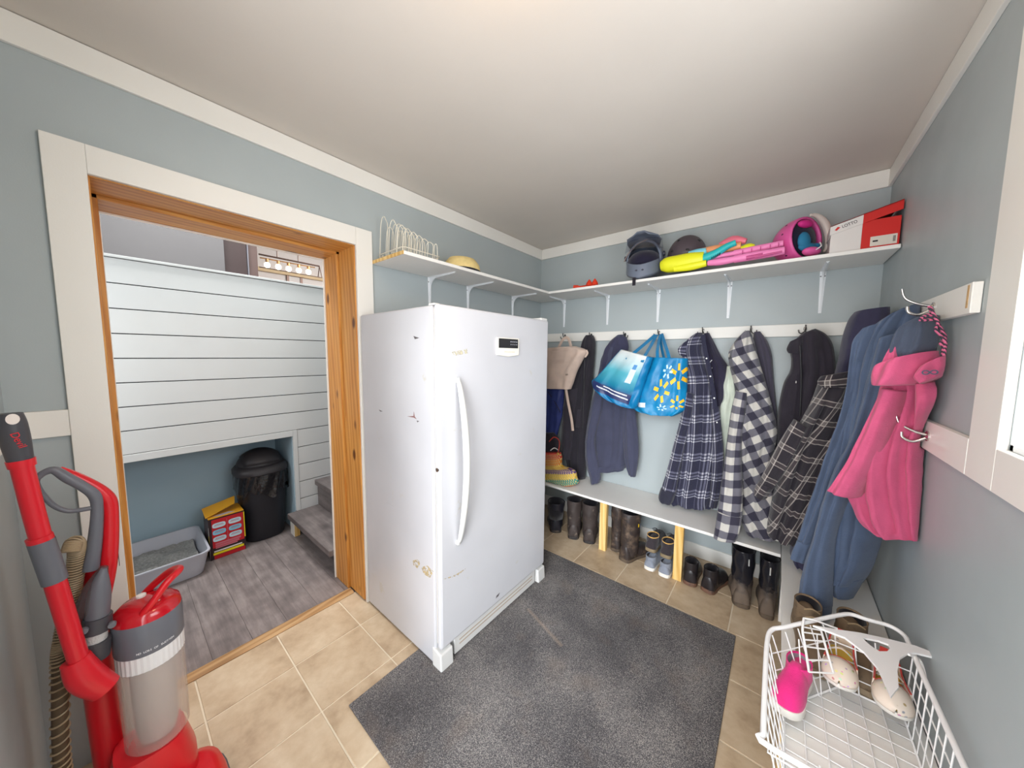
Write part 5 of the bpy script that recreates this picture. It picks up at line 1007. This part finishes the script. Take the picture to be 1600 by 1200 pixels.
MB().rings([pr(.164, .172, .528), pr(.172, .173, .535), pr(.170, .173, .562), pr(.150, .154, .585), pr(.146, .150, .586)]).build('lid_rim', m_lid, t, smooth=True)
ell(MB(), bc+np.array((-.01, 0, .578)), ((.140, 0, 0), (0, .150, 0), (0, 0, .120)), 36, 10, 0, math.pi/2).build('lid_dome', m_lid, t, smooth='all')
fl_ = []
for i in range(9):
    a = math.radians(14+13*i); fl_.append([bc+np.array((-.01+.143*math.cos(a)*math.sqrt(max(.05, 1-(w_*.78)**2)), .152*w_*.78, .578+.1235*math.sin(a)*math.sqrt(max(.05, 1-(w_*.78)**2)))) for w_ in np.linspace(-1, 1, 11)])
fv = [p for r in fl_ for p in r]; o_ = MB().add(fv, [(i*11+j, i*11+j+1, (i+1)*11+j+1, (i+1)*11+j) for i in range(8) for j in range(10)]).build('swing_flap', m_lid, t, smooth=True, fix=False)
md = o_.modifiers.new('solid', 'SOLIDIFY'); md.thickness = .006; md.offset = 0
for s_ in (-1, 1): MB().lathe([(.016, 0), (.016, .012), (.01, .014)], bc+np.array((.0, .130*s_, .598)), 12, (0, s_, 0)).build('pivot', m_lid, t, smooth=True)
# ---------------------------------------------------------------- kitchen pendant, frame on far wall
CX = -4.0
ch_ = thing('linear_pendant', PX(452, 420, CX), 'five bulb linear pendant lamp glowing in the kitchen beyond', 'pendant lamp')
m_brz = M('bronze_metal', (112, 92, 84), .4, .6); m_brass = M('warm_brass', (176, 138, 96), .35, .6)
def bar(nm, pts, r, mat, par, X=CX): return MB().tube([PX(x, y, X+(d[0] if d else 0)) for x, y, *d in pts], r, 8).build(nm, mat, par)
bar('top_bar', [(404, 397), (499, 416)], .012, m_brz, ch_); bar('lamp_bar', [(406, 402.5), (492, 418)], .009, m_brass, ch_)
bar('frame_rail', [(405, 417), (503, 434)], .006, m_brz, ch_, CX+.14); bar('frame_rail', [(405, 417), (497, 433)], .006, m_brz, ch_, CX-.14)
bar('end_brace', [(499, 416, 0), (503, 434, .14)], .006, m_brz, ch_); bar('end_brace', [(499, 416, 0), (497, 433, -.14)], .006, m_brz, ch_); bar('end_brace', [(503, 434, .14), (497, 433, -.14)], .005, m_brz, ch_)
for x, y in ((433, 402.5), (466, 409)):
    p = PX(x, y, CX); MB().tube([p, (p[0], p[1], 3.598)], .006, 8).build('drop_rod', m_brz, ch_)
m_bulb = M('bulb_glow', (255, 240, 220), .5, emit=((255, 228, 190), 14.))
for x, y in ((417.5, 414), (435, 417), (451, 420), (467, 422.5), (482, 425)):
    p = PX(x, y, CX); MB().lathe([(.018, .03), (.02, .045), (.02, .085)], p, 10).build('socket', m_brass, ch_); ell(MB(), p, ((.036, 0, 0), (0, .036, 0), (0, 0, .040)), 16, 10).build('bulb', m_bulb, ch_, smooth='all')
fr_ = thing('wall_frame', PX(460, 438, -5.98), 'small brown framed panel on the far kitchen wall', 'picture frame')
P0 = PX(450, 428.5, -5.985); P1 = PX(470, 445, -5.985)
box('backing', (-5.995, P0[1], P1[2]), (-5.985, P1[1], P0[2]), M('frame_white', (230, 224, 220), .5), fr_, 0)
for a, b in (((P0[1]-.03, P0[2]-.03), (P1[1]+.03, P0[2])), ((P0[1]-.03, P1[2]), (P0[1]+.01, P0[2]-.03)), ((P1[1]-.01, P1[2]), (P1[1]+.03, P0[2]-.03))): box('frame_bar', (-5.994, a[0], a[1]), (-5.965, b[0], b[1]), m_brz, fr_, 0)
ct = PX(450, 430, -5.95)[2]
trim((-5.995, 1.5, ct), (-5.93, 5.9, ct+.07), M('warm_cornice', (226, 200, 160), .6))
# ---------------------------------------------------------------- unseen ceiling lamp above the camera, assumed and added for warm light
cl = thing('added_ceiling_lamp', (1.33, .90, CEIL), 'added round flush ceiling lamp, unseen above the entry', 'ceiling lamp')
MB().lathe([(.15, 0), (.15, -.02), (.14, -.03)], (1.33, .90, CEIL-.001), 28).build('base_plate', m_white, cl, smooth=True)
ell(MB(), (1.33, .90, CEIL-.03), ((.14, 0, 0), (0, .14, 0), (0, 0, -.07)), 24, 8, 0, math.pi/2).build('diffuser', M('lamp_diffuser', (255, 246, 232), .6, emit=((255, 206, 142), 20.)), cl, smooth='all')
# ---------------------------------------------------------------- red upright vacuum by the doorway
vc = thing('upright_vacuum', (.34, .34, 0), 'red and grey upright vacuum cleaner standing left of the doorway', 'vacuum cleaner')
m_vr = M('vacuum_red', (206, 22, 34), .3, spec=.5); m_vr2 = M('vacuum_red_tube', (214, 36, 48), .28); m_vg = M('vacuum_grey', (104, 106, 114), .4); m_vdk = M('vacuum_dark', (70, 70, 76), .45); m_hose = M('hose_tan', (160, 140, 112), .5)
XB, XW = .33, .43
def vt(nm, pts, rr, mat, X=XB, n=14, flat=1., sub=5, par=vc, up=(1, 0, 0)):
    P_ = cr([list(PX(x, y, X+(d[0] if d else 0)))+[r] for (x, y, *d), r in zip(pts, rr)], sub)
    return MB().tube([p[:3] for p in P_], [p[3] for p in P_], n, flat=flat, up=up).build(nm, mat, par, smooth=True)
# wand: grip, tube, collar, lower tube, joint
g_ = vt('grip', [(14, 646), (17, 662), (24, 688), (30, 712), (33, 722)], [.019, .0225, .022, .020, .019], m_vdk, XW)
p = PX(20, 655, XW+.022); MB().lathe([(.0095, 0), (.0095, .002)], p, 16, (1, -.05, .1), sx=1., sy=1.3).build('hang_hole', M('hole_light', (236, 226, 220), .6), g_)
text('grip_emblem', 'Devil', .017, PX(28.5, 688, XW+.0235), (0, .28, -1), (0, 1, .28), m_vr2, g_, .036)
vt('grip_collar', [(32, 718), (35, 729)], [.0215, .0205], m_vr2, XW); vt('wand_tube', [(34, 727), (50, 790), (64, 842)], [.0175]*3, m_vr2, XW); vt('wand_collar', [(61, 838), (64, 846)], [.021, .021], m_vr2, XW)
vt('sleeve', [(64, 845), (86, 908)], [.0215, .0215], m_vg, XW); vt('lower_tube', [(85, 905), (103, 965), (124, 1034)], [.0185]*3, m_vr2, XW); vt('wand_joint', [(118, 1030), (135, 1058), (165, 1075)], [.026, .034, .03], m_vr2, XW, flat=.8)
# handle loop
vt('handle_shell', [(92, 733), (110, 741), (136, 753), (158, 767), (170, 782), (173, 806), (172, 850), (168, 890), (160, 930)], [.008, .011, .012, .014, .016, .016, .017, .018, .018], m_vr, XB)
vt('handle_grip', [(58, 747), (70, 738), (86, 735), (106, 747), (130, 760), (148, 774), (152, 795), (149, 840), (142, 890)], [.007, .008, .010, .012, .012, .013, .012, .014, .016], m_vg, XB+.01)
vt('handle_bow', [(57, 748), (56, 756), (66, 772), (84, 790), (104, 798), (124, 797), (147, 793)], [.007, .007, .006, .006, .006, .006, .006], m_vg, XB+.01)
# spine down to the floor head
sp_ = [PX(150, 880, XB-.03), PX(145, 960, XB-.04), np.array((.27, .285, .45)), np.array((.28, .29, .20)), np.array((.30, .30, .06))]
MB().tube(cr(sp_, 5), [.026]*6+[.036]*15, 14).build('spine', m_vr, vc, smooth=True)
# cord hooks
MB().box(PX(184, 862, XB), PX(187, 880, XB-.02)).build('cord_hook', m_black, vc, bevel=.001)
# ribbed hose
hp_ = cr([PX(110, 862, XB+.03), PX(116, 848, XB+.02), PX(121, 862, XB+.005), PX(116, 905, XB), PX(108, 950, XB+.01), PX(98, 1000, XB+.02), PX(94, 1049, XB+.03), np.array((.35, .21, .33)), np.array((.34, .22, .18)), np.array((.30, .25, .12))], 22)
MB().tube(hp_, .0148, 12).build('hose', M('hose_groove', (84, 68, 50), .6), vc, smooth=True)
hx = []; u0 = np.array((1., 0, 0)); m_ = len(hp_)
for i in range((m_-1)*8+1):
    f_ = i/8; a_ = int(min(f_, m_-2)); fr2 = f_-a_; c_ = hp_[a_]*(1-fr2)+hp_[a_+1]*fr2; tt = unit(hp_[a_+1]-hp_[a_]); u0 = unit(u0-(u0@tt)*tt); w0 = np.cross(tt, u0)
    th_ = i*.40; hx.append(c_+.0158*(math.cos(th_)*u0+math.sin(th_)*w0))
MB().tube(hx, .0026, 5, caps=True).build('hose_rib', m_hose, vc, smooth=True)
# crevice tool in smoky holder
vt('tool_cone', [(162, 888), (158, 905), (155, 930), (152, 962)], [.006, .015, .022, .023], m_vg, XB+.06, flat=1.); vt('tool_skirt', [(163, 885), (150, 915), (138, 950), (130, 965)], [.008, .022, .026, .012], M('smoky_plastic', (92, 88, 90), .15, alpha=.55), XB+.05)
vt('tool_collar', [(153, 962), (151, 985)], [.027, .028], m_vdk, XB+.06); vt('tool_spring', [(151, 982), (150, 1002)], [.021, .021], M('ribbed_white', (214, 212, 210), .4, bump=1., bs=300), XB+.06); vt('tool_cup', [(150, 1000), (149, 1028)], [.029, .027], m_vdk, XB+.06)
for x, y in ((131, 985), (175, 975)): MB().lathe([(.009, 0), (.008, .008)], PX(x, y, XB+.085), 10, (1, 0, 0)).build('screw_boss', m_vg, vc, smooth=True)
# dust cup
dc = np.array((.365, .388, 0)); dc[2] = 0
m_clear = M('clear_cup', (214, 200, 192), .12, alpha=.42, spec=.6); m_pleat = M('filter_pleats', (224, 222, 222), .5)
MB().lathe([(.064, .26), (.070, .27), (.072, .525)], dc, 32, caps=False).build('dust_cup', m_clear, vc, smooth=True); MB().lathe([(.040, .27), (.046, .30), (.05, .52)], dc, 24).build('cyclone_core', M('core_grey', (176, 168, 164), .4), vc, smooth=True)
fp = MB(); fp.rings([[dc+np.array(((.0715+.0012*(i % 2))*math.cos(2*math.pi*i/72), (.0715+.0012*(i % 2))*math.sin(2*math.pi*i/72), z)) for i in range(72)] for z in (.526, .575)]); fp.build('filter_band', m_pleat, vc)
MB().lathe([(.073, .575), (.0745, .58), (.0745, .668), (.073, .672)], dc, 36).build('cup_band', m_vg, vc, smooth=True)
MB().lathe([(.0735, .672), (.070, .69), (.055, .705), (.02, .712), (.001, .7125)], dc, 32).build('cup_lid', M('translucent_red', (190, 24, 36), .12, spec=.6), vc, smooth=True)
MB().lathe([(.011, .708), (.011, .718), (.006, .720)], dc+np.array((-.02, -.01, 0)), 14).build('release_button', M('button_white', (230, 226, 222), .4), vc, smooth=True)
hd_ = unit((.35, 1, 0)); MB().tube(cr([dc+hd_*-.03+np.array((.05, 0, .672)), dc+hd_*.005+np.array((.055, 0, .715)), dc+hd_*.045+np.array((.04, 0, .765)), dc+hd_*.075+np.array((.0, 0, .775)), dc+hd_*.055+np.array((-.045, 0, .755)), dc+hd_*.01+np.array((-.06, 0, .71)), dc+hd_*-.02+np.array((-.055, 0, .675))], 6), [.013]*37, 12, flat=.75).build('cup_handle', m_vr, vc, smooth=True)
u_ = 'NO LOSS OF SUCTION'
for i, chh in enumerate(u_):
    if chh == ' ': continue
    a = math.radians(-22+i*3.4); nrm = np.array((math.cos(a), math.sin(a), 0)); text('cup_lettering', chh, .0075, dc+nrm*.0749+np.array((0, 0, .590)), (-math.sin(a), math.cos(a), 0), (0, 0, 1), M('print_white5', (236, 236, 238), .5), vc, None, .0003)
# motor housing and floor head
MB().rings([[np.array((.36, .37, z))+np.array((kx*math.copysign(abs(math.cos(a))**.7, math.cos(a)), ky*math.copysign(abs(math.sin(a))**.7, math.sin(a)), 0)) for a in [2*math.pi*i/28 for i in range(28)]] for z, kx, ky in ((.10, .085, .10), (.16, .088, .098), (.24, .078, .080), (.258, .074, .076))]).build('motor_housing', m_vr, vc, smooth=True)
MB().rings([[np.array((.46, .365, z))+np.array((kx*math.copysign(abs(math.cos(a))**.55, math.cos(a)), ky*math.copysign(abs(math.sin(a))**.55, math.sin(a)), 0)) for a in [2*math.pi*i/32 for i in range(32)]] for z, kx, ky in ((.006, .16, .165), (.035, .165, .17), (.075, .155, .16), (.105, .11, .13))]).build('floor_head', m_vr, vc, smooth=True)
MB().rings([[np.array((.46, .365, z))+np.array((kx*math.copysign(abs(math.cos(a))**.5, math.cos(a)), ky*math.copysign(abs(math.sin(a))**.5, math.sin(a)), 0)) for a in [2*math.pi*i/32 for i in range(32)]] for z, kx, ky in ((.010, .168, .172), (.028, .170, .174))]).build('bumper', m_vdk, vc, smooth=True)
for y in (.30, .45): MB().lathe([(.03, 0), (.03, .02)], (.30, y, .031), 16, (0, 1, 0)).build('wheel', m_black, vc, smooth=True)
